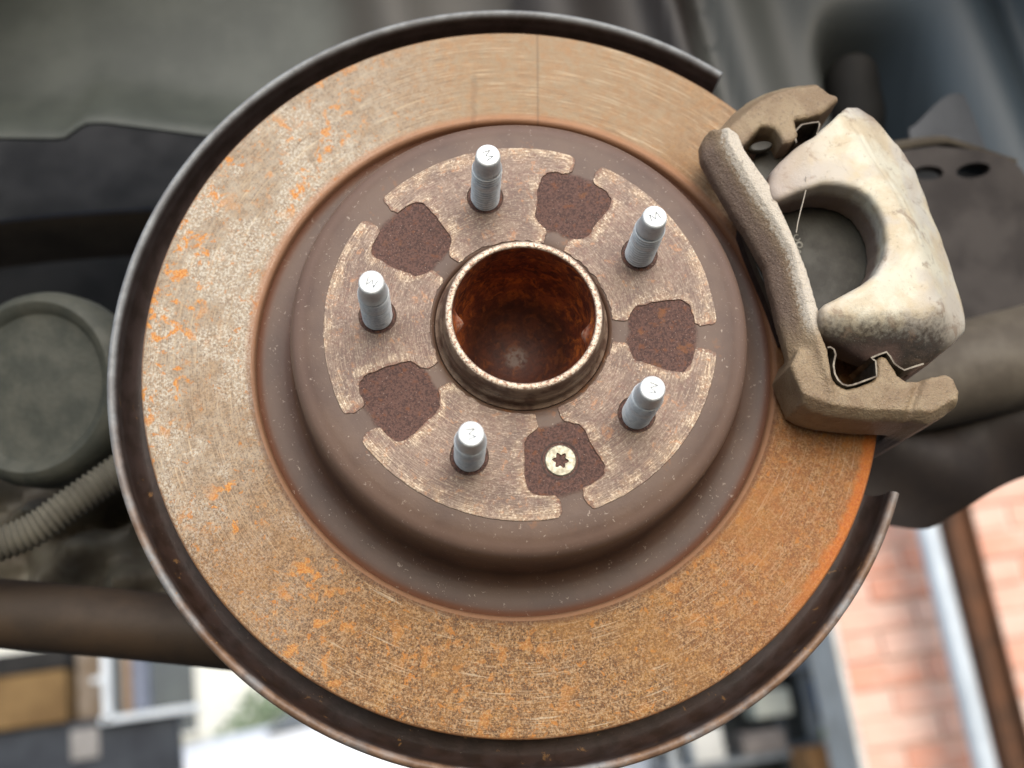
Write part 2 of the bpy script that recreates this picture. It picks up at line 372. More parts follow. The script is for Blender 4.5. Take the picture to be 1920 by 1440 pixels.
def mat_hub():
    s = NT('worn_hub_steel'); r, cx, sy = s.polar()
    n1 = s.noise(s.mm, .55, 5, .65, .4); n2 = s.noise(s.mm, .14, 4, .6, seed=4); n3 = s.noise(s.mm, 1.5, 3, .6, seed=6)
    z = s.m('MULTIPLY', s.yy, -1.0)
    rim = s.ss(z, 48.1, 48.5)
    steel = s.mix(s.ss(n1, .42, .66), lin(204, 188, 168), lin(160, 138, 118))
    steel = s.mix(s.m('MULTIPLY', s.ss(s.noise(s.mm, .9, 4, .7, .3, seed=14), .50, .58), .8), steel, lin(122, 82, 62))
    wall = s.mix(s.ss(n2, .4, .6), lin(132, 110, 92), lin(94, 70, 56))
    out = s.mix(rim, wall, steel)
    # bore: layered rust, with shade painted into the deep end
    rust = s.mix(s.ss(n2, .36, .62), lin(150, 76, 36), lin(98, 44, 26))
    rust = s.mix(s.ss(s.noise(s.mm, .2, 6, .7, .8, seed=8), .48, .64), rust, lin(190, 104, 40))
    rust = s.mix(s.m('MULTIPLY', s.ss(n1, .5, .64), .7), rust, lin(56, 26, 18))
    rust = s.mix(s.m('MULTIPLY', s.ss(n3, .66, .74), .5), rust, lin(200, 140, 96))
    rust = s.mix(s.m('MULTIPLY', s.ss(s.m('ADD', z, s.m('MULTIPLY', s.m('SUBTRACT', n1, .5), 16.0)), 16.0, 2.0), .8), rust, lin(48, 24, 16))  # darker towards the bore floor, depth shade put into the colour
    spot = s.m('MULTIPLY', s.ss(r, 6.5, 2.5), s.ss(n1, .38, .56)); rust = s.mix(s.m('MULTIPLY', spot, s.ss(z, 0.0, -4.0)), rust, lin(112, 98, 90))
    for (bx, by, bz) in ((-26.9, -1.6, 39.5), (26.6, -4.8, 38.0)):
        dd = s.vm('SUBTRACT', s.mm, (bx, -bz, by)); q = s.n('ShaderNodeVectorMath', operation='LENGTH'); s._in(q.inputs[0], dd)
        rust = s.mix(s.m('MULTIPLY', s.ss(q.outputs['Value'], 5.5, 1.5), s.ss(n1, .36, .56)), rust, lin(186, 150, 128))
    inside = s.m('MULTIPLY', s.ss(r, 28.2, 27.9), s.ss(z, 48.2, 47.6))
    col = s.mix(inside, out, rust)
    return s.done(col, s.fm(inside, .42, .66), s.m('MULTIPLY', rim, .45), s.bump(s.m('ADD', n1, s.m('MULTIPLY', n3, .5)), .4, .0008), .5)
def mat_stud():
    s = NT('zinc_plated_steel')
    n1 = s.noise(s.mm, .5, 5, .65); n2 = s.noise(s.vm('MULTIPLY', s.mm, (.5, 3.0, .5)), .5, 4, .6, seed=4)
    col = s.mix(s.ss(n1, .42, .66), lin(238, 240, 239), lin(216, 220, 220))
    col = s.mix(s.m('MULTIPLY', s.ss(n2, .62, .72), .6), col, lin(92, 96, 96))
    r, cx, sy = s.polar()
    z = s.m('MULTIPLY', s.yy, -1.0)
    gv = s.m('MULTIPLY', s.ss(r, 5.70, 5.25), s.ss(z, 61.6, 60.6))
    col = s.mix(s.m('MULTIPLY', gv, .85), col, lin(96, 98, 96))
    nk = s.m('MULTIPLY', s.ss(z, 61.0, 62.0), s.ss(z, 71.3, 70.9)); col = s.mix(s.m('MULTIPLY', nk, .4), col, lin(160, 168, 170))
    return s.done(col, .36, .08, s.bump(n1, .12, .0003), .5)
def mat_shield():
    s = NT('painted_backing_plate'); r, cx, sy = s.polar()
    n1 = s.noise(s.mm, .12, 5, .6, .3); n2 = s.noise(s.mm, .9, 3, .6, seed=3); n3 = s.noise(s.mm, .05, 4, .6, seed=7)
    col = s.mix(s.ss(n1, .35, .65), lin(140, 142, 142), lin(116, 116, 116))
    rusty = s.m('MULTIPLY', s.ss(sy, 0.05, -0.55), s.ss(n3, .30, .62))
    col = s.mix(rusty, col, s.mix(s.ss(n1, .4, .6), lin(128, 100, 78), lin(104, 78, 58)))
    col = s.mix(s.m('MULTIPLY', s.ss(r, 169.7, 168.4), .92), col, s.mix(s.ss(n1, .4, .6), lin(62, 46, 42), lin(50, 36, 30)))  # dark inside the rolled lip; the pale lip carries a painted highlight
    ch = s.m('MULTIPLY', s.ss(s.noise(s.mm, .16, 5, .7, .5, seed=9), .63, .68), s.ss(sy, .1, -.4))
    col = s.mix(s.m('MULTIPLY', ch, .8), col, lin(150, 112, 70))
    ch2 = s.ss(s.noise(s.mm, .7, 3, .6, seed=11), .70, .75)
    col = s.mix(s.m('MULTIPLY', ch2, .5), col, lin(150, 138, 124))
    return s.done(col, .48, 0.0, s.bump(s.m('ADD', n2, n1), .2, .0006), .45)
def mat_caliper():
    s = NT('dusty_cast_caliper')
    n1 = s.noise(s.mm, .05, 5, .6, .3); n2 = s.noise(s.mm, .45, 5, .62, seed=3); n3 = s.noise(s.mm, 1.6, 3, .6, seed=5)
    z = s.m('MULTIPLY', s.yy, -1.0)
    col = s.mix(s.ss(n1, .40, .60), lin(208, 201, 180), lin(194, 178, 150))
    col = s.mix(s.m('MULTIPLY', s.ss(s.noise(s.mm, .035, 4, .6, seed=13), .46, .60), .6), col, lin(188, 182, 174))
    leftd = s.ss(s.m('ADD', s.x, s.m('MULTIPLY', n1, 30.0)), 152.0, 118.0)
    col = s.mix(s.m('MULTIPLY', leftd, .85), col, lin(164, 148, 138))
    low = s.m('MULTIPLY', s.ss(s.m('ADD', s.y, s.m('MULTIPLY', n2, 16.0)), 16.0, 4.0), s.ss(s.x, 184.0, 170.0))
    col = s.mix(s.m('MULTIPLY', low, .95), col, s.mix(s.ss(n2, .4, .62), lin(62, 50, 43), lin(32, 25, 22)))  # underside darkened by grime together with painted shade
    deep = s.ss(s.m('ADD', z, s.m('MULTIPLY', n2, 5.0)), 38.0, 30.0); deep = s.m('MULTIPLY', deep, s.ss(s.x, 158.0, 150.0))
    col = s.mix(s.m('MULTIPLY', deep, .85), col, lin(108, 86, 78))  # scoop walls darkened, their shade painted into the colour
    smu = s.m('MULTIPLY', s.ss(s.noise(s.mm, .09, 6, .7, .6, seed=8), .54, .66), .62)
    col = s.mix(smu, col, lin(136, 114, 96))
    col = s.mix(s.m('MULTIPLY', s.ss(n2, .58, .72), .35), col, lin(120, 104, 92))
    col = s.mix(s.m('MULTIPLY', s.ss(n3, .64, .74), .4), col, lin(214, 208, 196))
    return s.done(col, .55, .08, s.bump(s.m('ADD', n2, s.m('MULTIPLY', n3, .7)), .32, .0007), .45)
def mat_bracket():
    s = NT('cast_iron_bracket')
    n1 = s.noise(s.mm, .06, 5, .6, .3); n2 = s.noise(s.mm, .6, 5, .62, seed=3); n3 = s.noise(s.mm, 1.3, 3, .6, .5, seed=5)
    z = s.m('MULTIPLY', s.yy, -1.0)
    col = s.mix(s.ss(n1, .38, .62), lin(158, 138, 110), lin(140, 118, 92))
    facet_shade = s.m('MULTIPLY', s.ss(s.y, -8.0, 12.0), s.ss(s.m('ADD', z, s.m('MULTIPLY', n2, 5.0)), 36.0, 31.0)); facet_shade = s.m('MULTIPLY', facet_shade, s.ss(s.y, 94.0, 82.0))
    col = s.mix(s.m('MULTIPLY', facet_shade, .75), col, lin(106, 88, 80))  # left bridge facet darkened, its shade put into the colour
    crest_light = s.m('MULTIPLY', s.ss(s.m('ADD', z, s.m('MULTIPLY', s.m('SUBTRACT', n2, .5), 7.0)), 31.6, 33.8), s.ss(s.y, -4.0, 6.0))
    col = s.mix(s.m('MULTIPLY', crest_light, .85), col, lin(212, 202, 186))  # bridge top lightened, painted light on the front facet
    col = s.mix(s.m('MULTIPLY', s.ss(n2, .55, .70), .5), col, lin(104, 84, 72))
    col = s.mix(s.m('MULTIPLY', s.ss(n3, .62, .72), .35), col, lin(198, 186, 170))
    col = s.mix(s.m('MULTIPLY', s.ss(z, 6.0, -4.0), .85), col, lin(58, 48, 42))  # rear of the casting darkened to paint in its shade
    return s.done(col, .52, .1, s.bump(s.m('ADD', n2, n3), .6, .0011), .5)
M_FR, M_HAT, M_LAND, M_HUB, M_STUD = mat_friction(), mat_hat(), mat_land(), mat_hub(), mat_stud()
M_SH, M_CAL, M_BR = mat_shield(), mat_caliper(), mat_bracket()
M_DARK = simple('dark_flange_hole_shade', lin(30, 24, 22), lin(22, 18, 16), .55)  # dark for the hub flange and the painted shade in the stud holes
M_BORE = simple('counterbore_shade', lin(72, 50, 42), lin(54, 36, 30), .55, sc=.4)
M_SCREW = simple('dull_zinc_screw', lin(176, 172, 154), lin(140, 134, 116), .38, .5, sc=.5, bump=.2)
M_MARK = simple('stamped_mark', lin(96, 104, 108), lin(76, 84, 88), .5)
M_PAD = simple('pad_backing_paint', lin(58, 56, 48), lin(46, 43, 37), .5, sc=.07, bump=.3)
M_PRINT = simple('pale_print', lin(150, 148, 138), lin(120, 118, 108), .6, sc=.4)
M_CLIP = simple('spring_steel_clip', lin(104, 98, 88), lin(74, 66, 58), .34, .6, sc=.2)
M_LINING = simple('pad_lining', lin(58, 46, 40), lin(44, 34, 30), .85, sc=.3, bump=.5)
M_FIBRE = simple('pale_fibre', lin(206, 196, 182), lin(190, 178, 162), .6)

# ================================================================== BRAKE DISC
disc = empty('brake_disc', 'large rusty brake disc with brown stepped hat in the middle of the picture', 'brake disc')
obj('friction_ring', lathe('friction_ring', [(110.2, -11), (110.3, -3.2), (110.6, -1.4), (111.1, -.5), (112.0, -.05), (112.3, 0), (118, 0), (125, 0), (132, 0), (139, 0), (146, 0), (152, 0), (156.2, 0), (156.5, -.06), (157.0, -.35), (157.3, -.75), (157.5, -1.5), (157.5, -11), (150, -11.2)], 288), M_FR, disc)
hat_prof = [(110.6, -3.4), (109.6, -4.4), (107.5, -5.2), (104, -5.6), (99.5, -5.4), (96.6, -4.6), (94.8, -3.0), (93.8, -.6), (93.2, 4), (92.6, 14), (92.1, 24), (91.9, 28.4), (91.5, 30.6), (90.7, 32.1), (89.4, 33.2), (87.6, 34.0), (85.4, 34.6), (83.6, 35.0), (78, 35.2), (60, 35.05), (40, 35.1), (36.0, 35.1), (35.2, 34.6), (34.6, 33.6), (34.5, 24)]
obj('hat', lathe('hat', hat_prof, 240, sh=50), M_HAT, disc)
TH0, RB = 1.83648, 57.2
half = [(36.2, 4.4), (41.6, 4.4), (42.8, 6.2), (44.0, 9.0), (45.5, 11.3), (48.2, 12.1), (51, 12.7), (56.5, 14.2), (61, 15.0), (63.5, 15.2), (65.4, 14.6), (67, 13.0), (68.0, 10.2), (68.6, 7.2), (69.2, 5.3), (71, 4.5), (73.5, 4.6), (76, 5.2), (77.6, 6.4)]
def land_outline(seed):
    """closed outline of one land (between two pockets), wheel mm, land centre at angle 0"""
    rnd = random.Random(seed); pts = []
    s5 = math.pi / 5
    def place(u, v, c):
        u += rnd.uniform(-.28, .28); v += rnd.uniform(-.28, .28)
        return (u * math.cos(c) - v * math.sin(c), u * math.sin(c) + v * math.cos(c))
    lo = [place(u, v, -s5) for u, v in half]
    hi = [place(u, -v, s5) for u, v in half]
    a0 = math.atan2(lo[-1][1], lo[-1][0]) + .035; a1 = math.atan2(hi[-1][1], hi[-1][0]) - .035
    arc = [(78.16 * math.cos(a), 78.16 * math.sin(a)) for a in np.linspace(a0, a1, 26)]
    b1 = math.atan2(hi[0][1], hi[0][0]) - .03; b0 = math.atan2(lo[0][1], lo[0][0]) + .03
    inner = [((36.2 + rnd.uniform(-.15, .3)) * math.cos(a), 36.2 * math.sin(a)) for a in np.linspace(b1, b0, 14)]
    P = lo + arc + hi[::-1] + inner
    P = np.array(P)
    for _ in range(2):
        Q = np.empty((2 * len(P), 2)); N = np.roll(P, -1, 0)
        Q[0::2] = .78 * P + .22 * N; Q[1::2] = .22 * P + .78 * N; P = Q
        if len(P) > 250: break
    rg = np.random.RandomState(seed); nz = rg.randn(len(P)); nz = (nz + np.roll(nz, 1) + np.roll(nz, 2)) / 1.7
    T = np.roll(P, -1, 0) - np.roll(P, 1, 0); T /= np.linalg.norm(T, axis=1)[:, None] + 1e-9
    rad = np.hypot(P[:, 0], P[:, 1]); am = np.where(rad > 77.6, .05, .17)
    return P + (am * nz)[:, None] * np.stack([-T[:, 1], T[:, 0]], 1)
def land_mesh(seed):
    P = land_outline(seed)
    def inset(P, d):
        T = np.roll(P, -1, 0) - np.roll(P, 1, 0); T /= np.linalg.norm(T, axis=1)[:, None] + 1e-9
        return P + d * np.stack([-T[:, 1], T[:, 0]], 1)
    hole = np.array([(RB + 7.1 * math.cos(a), 7.1 * math.sin(a)) for a in np.linspace(0, 2 * math.pi, 48, endpoint=False)])
    bm = bmesh.new()
    def loop(P, z): return [bm.verts.new((p[0] / 1000, -z / 1000, p[1] / 1000)) for p in P]
    def wall(A, B):
        for i in range(len(A)):
            j = (i + 1) % len(A); bm.faces.new((A[i], A[j], B[j], B[i]))
    L = [loop(P, 33.6), loop(P, 35.42), loop(inset(P, .14), 35.55)]
    wall(L[0], L[1]); wall(L[1], L[2])
    H = [loop(hole, 26.0), loop(hole, 35.1), loop((hole - (RB, 0)) * 1.06 + (RB, 0), 35.55)]
    wall(H[1], H[0]); wall(H[2], H[1])
    ed = []
    for l in (L[2], H[2]):
        for i in range(len(l)):
            e = bm.edges.get((l[i], l[(i + 1) % len(l)])); ed.append(e)
    bmesh.ops.triangle_fill(bm, edges=ed, use_beauty=True)
    bmesh.ops.recalc_face_normals(bm, faces=bm.faces)
    for f in bm.faces: f.smooth = True
    for e in bm.edges:
        if len(e.link_faces) == 2 and e.calc_face_angle(0) > math.radians(30): e.smooth = False
    me = bpy.data.meshes.new('land'); bm.to_mesh(me); bm.free(); return me
for k in range(5):
    me = land_mesh(30 + k)
    a = TH0 - k * 2 * math.pi / 5
    me.transform(Matrix.Rotation(-a, 4, 'Y'))
    obj('mounting_land', me, M_LAND, disc)
for k in range(5):
    a = TH0 - k * 2 * math.pi / 5
    obj('stud_hole_shade', lathe('stud_hole_shade', [(7.05, 34.9), (6.98, 34.4), (6.98, 23.7)], 40, c=(RB * math.cos(a), RB * math.sin(a))), M_DARK, disc)  # black sleeve painting the deep shade around each stud
# dark ring under the screw, its colour standing in for shade in the screw recess
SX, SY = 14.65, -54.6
obj('counterbore_shade_ring', lathe('counterbore_shade_ring', [(7.7, 34.6), (7.6, 35.2), (7.0, 35.18), (6.3, 34.5), (5.9, 34.2)], 48, c=(SX, SY)), M_BORE, disc)

# ================================================================== RETAINING SCREW
scr = empty('retaining_screw', 'small flat silver screw with star-shaped drive in the lowest pocket of the disc', 'screw')
bm = bmesh.new()
def ringv(P, z): return [bm.verts.new(((SX + x) / 1000, -z / 1000, (SY + y) / 1000)) for x, y in P]
N = 72
ang = [2 * math.pi * i / N for i in range(N)]
circ = lambda r: [(r * math.cos(a), r * math.sin(a)) for a in ang]
def star(k): return [((2.55 + .52 * math.cos(6 * a + .5)) * k * math.cos(a), (2.55 + .52 * math.cos(6 * a + .5)) * k * math.sin(a)) for a in ang]
rs = [ringv(circ(5.9), 34.3), ringv(circ(6.05), 35.3), ringv(circ(5.7), 35.65), ringv(star(1.06), 35.7), ringv(star(1.0), 35.45), ringv(star(.9), 32.9), ringv(star(.3), 32.6)]
for A, B in zip(rs[:-1], rs[1:]):
    for i in range(N): bm.faces.new((A[i], A[(i + 1) % N], B[(i + 1) % N], B[i]))
bm.faces.new(rs[-1]); bmesh.ops.recalc_face_normals(bm, faces=bm.faces)
me = bpy.data.meshes.new('screw_head'); bm.to_mesh(me); bm.free()
for p_ in me.polygons: p_.use_smooth = True
sharp(me, 30)
obj('screw_head', me, M_SCREW, scr)

# ================================================================== WHEEL HUB with five studs
hub = empty('wheel_hub', 'rusty hollow hub nose standing out of the disc centre with bright worn rim', 'wheel hub')
def bore(r, z, a):
    if r < 27.9 and 3 < z < 48:
        for aa, zz, am, sg in ((3.20, 39.5, 4.4, 2.9), (3.40, 33.5, -1.6, 3.0), (-.18, 38.0, 4.0, 3.2), (-.38, 33.0, -1.4, 3.0)):
            da = (a - aa + math.pi) % (2 * math.pi) - math.pi
            r -= am * math.exp(-((da * 27) ** 2 + (z - zz) ** 2) / (2 * sg * sg))
    return r
prof = [(34.45, 30), (34.4, 34.0), (33.6, 34.5), (32.9, 35.2), (32.6, 36.5), (32.6, 39.6), (32.0, 40.4), (31.5, 41.0), (31.5, 45.0), (31.2, 45.4), (31.15, 46.6), (30.4, 48.2), (30.0, 48.55), (28.3, 48.6), (27.85, 48.3)]
prof += [(27.6 - .012 * (47.6 - z) - (0 if z > 30 else .0105 * (30 - z) ** 2.0), z) for z in np.arange(47.6, 0.0, -1.1)]
prof += [(15, -2), (13, -4), (9, -6), (4, -7), (0.01, -7)]
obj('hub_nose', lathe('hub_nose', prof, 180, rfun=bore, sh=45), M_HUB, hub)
obj('hub_flange', lathe('hub_flange', [(71, 8), (71, 23), (33, 23.6)], 96), M_DARK, hub)
def stud_mesh():
    nth = 40; zs = []; V = []; F = []
    top = 71.7
    rows = [(0.02, top - .35), (2.6, top - .35), (3.3, top - .12), (3.9, top), (4.25, top - .1), (4.6, top - .6), (4.85, top - 3), (5.0, top - 7.4), (5.15, top - 8.4), (5.55, top - 9.6)]
    z = top - 10.0
    nrow = []
    for r, zz in rows: nrow.append((r, zz, False))
    while z > 22: nrow.append((None, z, True)); z -= 1.5 / 7
    for r, zz, th in nrow:
        for j in range(nth):
            a = 2 * math.pi * j / nth
            if th:
                ph = ((zz - 2.0 * a / (2 * math.pi)) / 2.0) % 1.0
                rr = 6.0 - .9 * (2 * abs(ph - .5)) ** 1.4
                rr -= .0 if zz < top - 11 else .25 * (zz - top + 11)
                # battered stretch half way down
                if 51 < zz < 54.5: rr = rr * .4 + 5.78 * .6
            else: rr = r
            V.append((rr * math.cos(a), rr * math.sin(a), zz))
    for i in range(len(nrow) - 1):
        for j in range(nth):
            F.append((i * nth + j, i * nth + (j + 1) % nth, (i + 1) * nth + (j + 1) % nth, (i + 1) * nth + j))
    return sharp(mesh_from('stud', V, F), 60)
def stroke_mesh(name, lines, wdt, z):
    V = []; F = []
    for a, b in lines:
        a = np.array(a, float); b = np.array(b, float); d = b - a; d /= np.linalg.norm(d); q = np.array([-d[1], d[0]]) * wdt / 2
        o = len(V)
        for zz in (z, z - .12):
            for p_ in (a + q * .6, b + q, b - q, a - q * .6): V.append((p_[0], p_[1], zz))
        F += [(o, o + 3, o + 2, o + 1)] + [(o + i, o + (i + 1) % 4, o + 4 + (i + 1) % 4, o + 4 + i) for i in range(4)]
    return mesh_from(name, V, F, smooth=False)
smesh = stud_mesh()
mmesh = stroke_mesh('mark', [((-1.9, -1.5), (-1.5, 1.6)), ((-1.5, 1.6), (-.1, -.9)), ((-.1, -.9), (1.3, 1.6)), ((1.3, 1.6), (1.8, -1.4))], .42, 71.7 - .30)
for k, mr in enumerate((-62, 25, -105, -78, 158)):
    a = TH0 - k * 2 * math.pi / 5
    st = obj('stud', smesh, M_STUD, hub)
    st.location = (RB * math.cos(a) / 1000, 0, RB * math.sin(a) / 1000); st.rotation_euler = (0, -math.radians(mr), 0)
    mk = obj('letter_mark', mmesh, M_MARK, st)

# ================================================================== BACKING PLATE
sh = empty('dust_shield', 'dark grey dished dust shield ringing the brake disc from behind', 'dust shield')
loop_ = [(100, -23.2), (150, -23.2), (163.5, -22.6), (166.4, -20.6), (168.0, -17.0), (168.7, -11), (168.6, -6.8), (168.9, -5.0), (169.6, -3.8), (170.6, -3.3), (171.7, -3.6), (172.5, -4.6), (172.8, -6.4), (172.7, -9), (171.9, -14), (170.3, -20), (167.0, -24.2), (162, -25.6), (150, -25.8), (100, -25.8)]
obj('dish', lathe('dish', loop_, 260, 55.5, 340.2, True, sh=60), M_SH, sh)
flat_ = [(118, -23.4), (160, -23.4), (168, -22.6), (169, -24), (167, -25.6), (118, -25.8)]
obj('flat_tab', lathe('flat_tab', flat_, 24, 41, 55.3, True, sh=60), M_SH, sh)

# ================================================================== CALIPER BRACKET
BL = [(77.2, 86.3), (77.5, 78.9), (82.2, 68.8), (89.4, 54.0), (94.7, 44.9), (101.6, 29.7), (102.9, 20.1), (104.0, 15.4), (105.3, 5.7), (106.3, 1.6), (110.0, -16.9), (113.5, -28.4)]
BRt = [(88.0, 91.4), (92.2, 88.0), (94.7, 80.3), (104.1, 64.7), (111.9, 43.5), (117.1, 26.3), (120.4, 9.2), (120.3, .5), (122.8, -7.4), (123.6, -17.9), (123.6, -30.0)]
g = grid(70, 180, -46, 124, -46, 40, .85)
X, Y = np.meshgrid(g[0], g[1], indexing='ij'); Z = g[2][None, None, :]
R2 = np.hypot(X, Y)
# bridge with two facets
def rz(P, za, zb):
    k = (450.15 - zb) / (450.15 - za)
    return [(-26.2 + (x + 26.2) * k, -147.3 + (y + 147.3) * k) for x, y in P]
BL = rz(BL, 30, 26)
pb = poly_sdf(X, Y, BL + BRt[::-1] + [(80, 91.5)])
dl = line_dist(X, Y, [(73, 92)] + BL)
zf = 25.0 + np.minimum(10.0, 1.05 * dl)
zf = zf - np.clip(-(Y + 6), 0, 30) * .05
d_bridge = smax(smax((pb + 1.2)[:, :, None] - 1.2, Z - zf[:, :, None], 1.8), 17.5 - Z, 2.0)
# upper arm
TA = [(80, 88), (86, 93.5), (92, 101.5), (99.0, 107.6), (106, 111.6), (114.1, 114.6), (122, 116.6), (129.4, 117.2), (132.6, 114.0), (134.8, 109.8), (136.4, 104.6), (131, 101.6), (126, 99.6), (121.9, 98.6), (118.4, 98.0), (119.5, 91.0), (118.6, 88.8), (115.2, 86.6), (112.6, 86.6), (111.2, 91.0), (109.2, 93.6), (106.5, 94.4), (103.6, 94.4), (101.4, 91.8), (97.6, 87.4), (93, 82)]
TA = rz(TA[:11], 28, 21.5) + TA[11:]
pt = poly_sdf(X, Y, TA)
dt = line_dist(X, Y, rz([(84, 94), (92, 101.5), (99, 107.6), (106, 111.6), (114.1, 114.6), (129.4, 117.2), (135, 112)], 28, 21.5))
zt = 21.5 + np.minimum(9.0, 1.5 * dt)
back = np.where(R2 < 161, 2.0, -40.0)
backs = 2.0 - 42.0 * np.clip((R2 - 160.2) / 2.0, 0, 1)
d_top = smax(smax((pt + .8)[:, :, None] - .8, Z - zt[:, :, None], 2.2), (backs[:, :, None] + 6) - Z, 1.5)
# lower arm
LA = [(108, -14), (113.0, -28.6), (116.5, -31.0), (124.4, -33.4), (140, -35.0), (157.2, -35.2), (163.5, -36.4), (170, -33.4), (174.6, -29.8), (175.6, -24.0), (173.9, -18.4), (171.0, -16.6), (164, -18.2), (158.6, -19.4), (155.0, -19.6), (151.6, -17.2), (149.4, -12.4), (147.6, -9.6), (145.4, -8.9), (143.6, -10.6), (143.2, -17.4), (141.0, -19.6), (134.6, -22.2), (130.2, -23.2), (126.6, -21.4), (124.2, -18), (122.5, -10), (112, -6)]
pl = poly_sdf(X, Y, LA)
dbm = line_dist(X, Y, [(108, -27), (113.0, -29.6), (124.4, -33.4), (140, -35.0), (157.2, -35.2), (163.5, -36.4), (173, -31)])
zl = 27.0 + np.minimum(5.2, 1.5 * dbm)
step = np.clip((X - 157.5 - .5 * (Y + 26)) / 2.2, 0, 1)              # raised end block behind a shallow groove
groove = np.exp(-((X - 157.5 - .45 * (Y + 26)) / 1.6) ** 2)
zl = zl + 1.2 * step - 1.3 * groove
d_low = smax(smax((pl + .8)[:, :, None] - .8, Z - zl[:, :, None], 2.0), (backs[:, :, None] + 1.0) - Z, 1.5)
d = smin(smin(d_bridge, d_low, 2.0), d_top, 2.0)
rough_n = (np.sin(X * 1.9 + 1.3 * np.sin(Y * 1.1)) * np.sin(Y * 2.3 + np.sin(X * .9)))[:, :, None]
brk = empty('caliper_bracket', 'rough brown cast iron caliper bracket crossing in front of the disc', 'caliper bracket')
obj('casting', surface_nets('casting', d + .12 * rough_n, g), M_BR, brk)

# ================================================================== BRAKE CALIPER
g = grid(98, 192, -20, 116, -48, 46, .9)
X, Y = np.meshgrid(g[0], g[1], indexing='ij'); Z = g[2][None, None, :]
R2 = np.hypot(X, Y)
CP = [(104.0, 57.5), (103, 62.9), (104.9, 70.5), (111.0, 77.0), (114.4, 80.3), (123.9, 86.4), (131, 93.2), (138, 100.4), (144.6, 108.9), (150.2, 110.6), (158.4, 107.4), (165.9, 96.4), (172.8, 80.2), (179.4, 64.8), (183.2, 50), (187.3, 26.5), (188.5, 13.5), (187, 6.0), (179.7, -.6), (168.7, -9.4), (160.2, -14.0), (150, -13), (140, -9.6), (131, -5.4), (122.5, -2.4), (119.6, .4), (119.0, 4.6), (119.6, 8.0), (121.4, 10.0), (129.5, 14.4), (137, 18.4), (143, 23.4), (147.2, 30.6), (149.0, 37.4), (148.8, 44.6), (147.0, 51.4), (143.6, 57.0), (138.2, 60.6), (131.5, 62.4), (124.5, 62.4), (114, 59.2), (106.5, 56.4)]
CP = CP[:8] + rz(CP[8:12], 20, 29) + CP[12:]
pc = poly_sdf(X, Y, CP)
flat = [(90, 60), (104, 76), (122, 93), (136.6, 99.4), (142.1, 88.7), (145.8, 78.5), (156.8, 57.2), (160.5, 47.5), (165.2, 26.8), (168.6, 9), (160, 4.0), (140, 3.0), (118, 4), (90, 4)]
pf = poly_sdf(X, Y, flat) + 5.0
pfp = np.where(pf > 8, pf - 4, np.where(pf > 0, pf * pf / 16, 0))
zf = 40.8 - (.95 - .45 * np.clip((Y - 62) / 26, 0, 1)) * pfp
zf = zf - .30 * np.clip(120 - X, 0, 40) - .012 * np.clip(Y - 60, 0, 60) ** 1.5
under = np.where(R2 < 162, 17.0, -44.0); under = 17.0 - 61.0 * np.clip((R2 - 160.8) / 2.6, 0, 1)
d = smax(pc[:, :, None], Z - zf[:, :, None], 3.0)
d = d + .16 * (np.sin(X * .33 + 1.1 * np.sin(Y * .21)) * np.sin(Y * .37 + np.sin(X * .17)))[:, :, None]
d = smax(d, under[:, :, None] - Z, 1.5)
# parting crease along the shoulder
cd = line_dist(X, Y, [(137.4, 99), (142.6, 88.7), (146.3, 78.5), (157.3, 57.2), (161.0, 47.5), (163.5, 38)])
d = d + .45 * np.exp(-(cd / .9) ** 2)[:, :, None]
cal = empty('brake_caliper', 'pale cream cast brake caliper with a round scooped window at upper right', 'brake caliper')
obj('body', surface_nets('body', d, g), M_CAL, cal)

# ================================================================== BRAKE PAD behind the window
pad = empty('brake_pad', 'dark brake pad seen through the caliper window and left of the bracket', 'brake pad')
PP = [(95.5, 56.5), (98.5, 45), (101.4, 35.2), (105.0, 25.0), (107.4, 17.0), (110, 6), (119, -5.5), (127, -5.5), (128.5, 2), (140, -3), (150, 10), (154, 25), (152, 50), (146, 68), (137, 82), (124, 86), (116, 90), (106.0, 91.0), (103, 84), (104.5, 77), (96.5, 70)]
def slab(name, P, z0, z1, bev=.6, rot=0):
    bm = bmesh.new()
    A = [bm.verts.new((x / 1000, -z1 / 1000, y / 1000)) for x, y in P]
    B = [bm.verts.new((x / 1000, -z0 / 1000, y / 1000)) for x, y in P]
    bm.faces.new(A); bm.faces.new(B[::-1])
    for i in range(len(P)): bm.faces.new((A[i], B[i], B[(i + 1) % len(P)], A[(i + 1) % len(P)]))
    bmesh.ops.recalc_face_normals(bm, faces=bm.faces)
    if bev:
        bmesh.ops.bevel(bm, geom=[e for e in bm.edges if e.calc_face_angle(0) > .6], offset=bev / 1000, segments=2, affect='EDGES', profile=.6)
    me = bpy.data.meshes.new(name); bm.to_mesh(me); bm.free()
    return me
obj('backing_plate', slab('backing_plate', PP, 11.0, 16.6), M_PAD, pad)
PL = [(97.5, 55), (100.5, 44), (103.4, 35), (107, 25), (109.4, 17), (113, 4), (126, 4), (150, 12), (150, 50), (136, 79), (112, 84), (100, 70)]
obj('lining', slab('lining', PL, .25, 11.0), M_LINING, pad)
def ring_mark(cx, cy, r, wd, a0=0, a1=360, z=16.72):
    return lathe('print_mark', [(r - wd, z - .1), (r - wd, z), (r + wd, z), (r + wd, z - .1)], 28, a0, a1, c=(cx, cy))
obj('printed_character', ring_mark(120.6, 45.5, 1.25, .35), M_PRINT, pad)
obj('printed_character', ring_mark(119.9, 48.9, 1.3, .22, 60, 350), M_PRINT, pad)
obj('printed_character', ring_mark(120.2, 42.4, .5, .45), M_PRINT, pad)

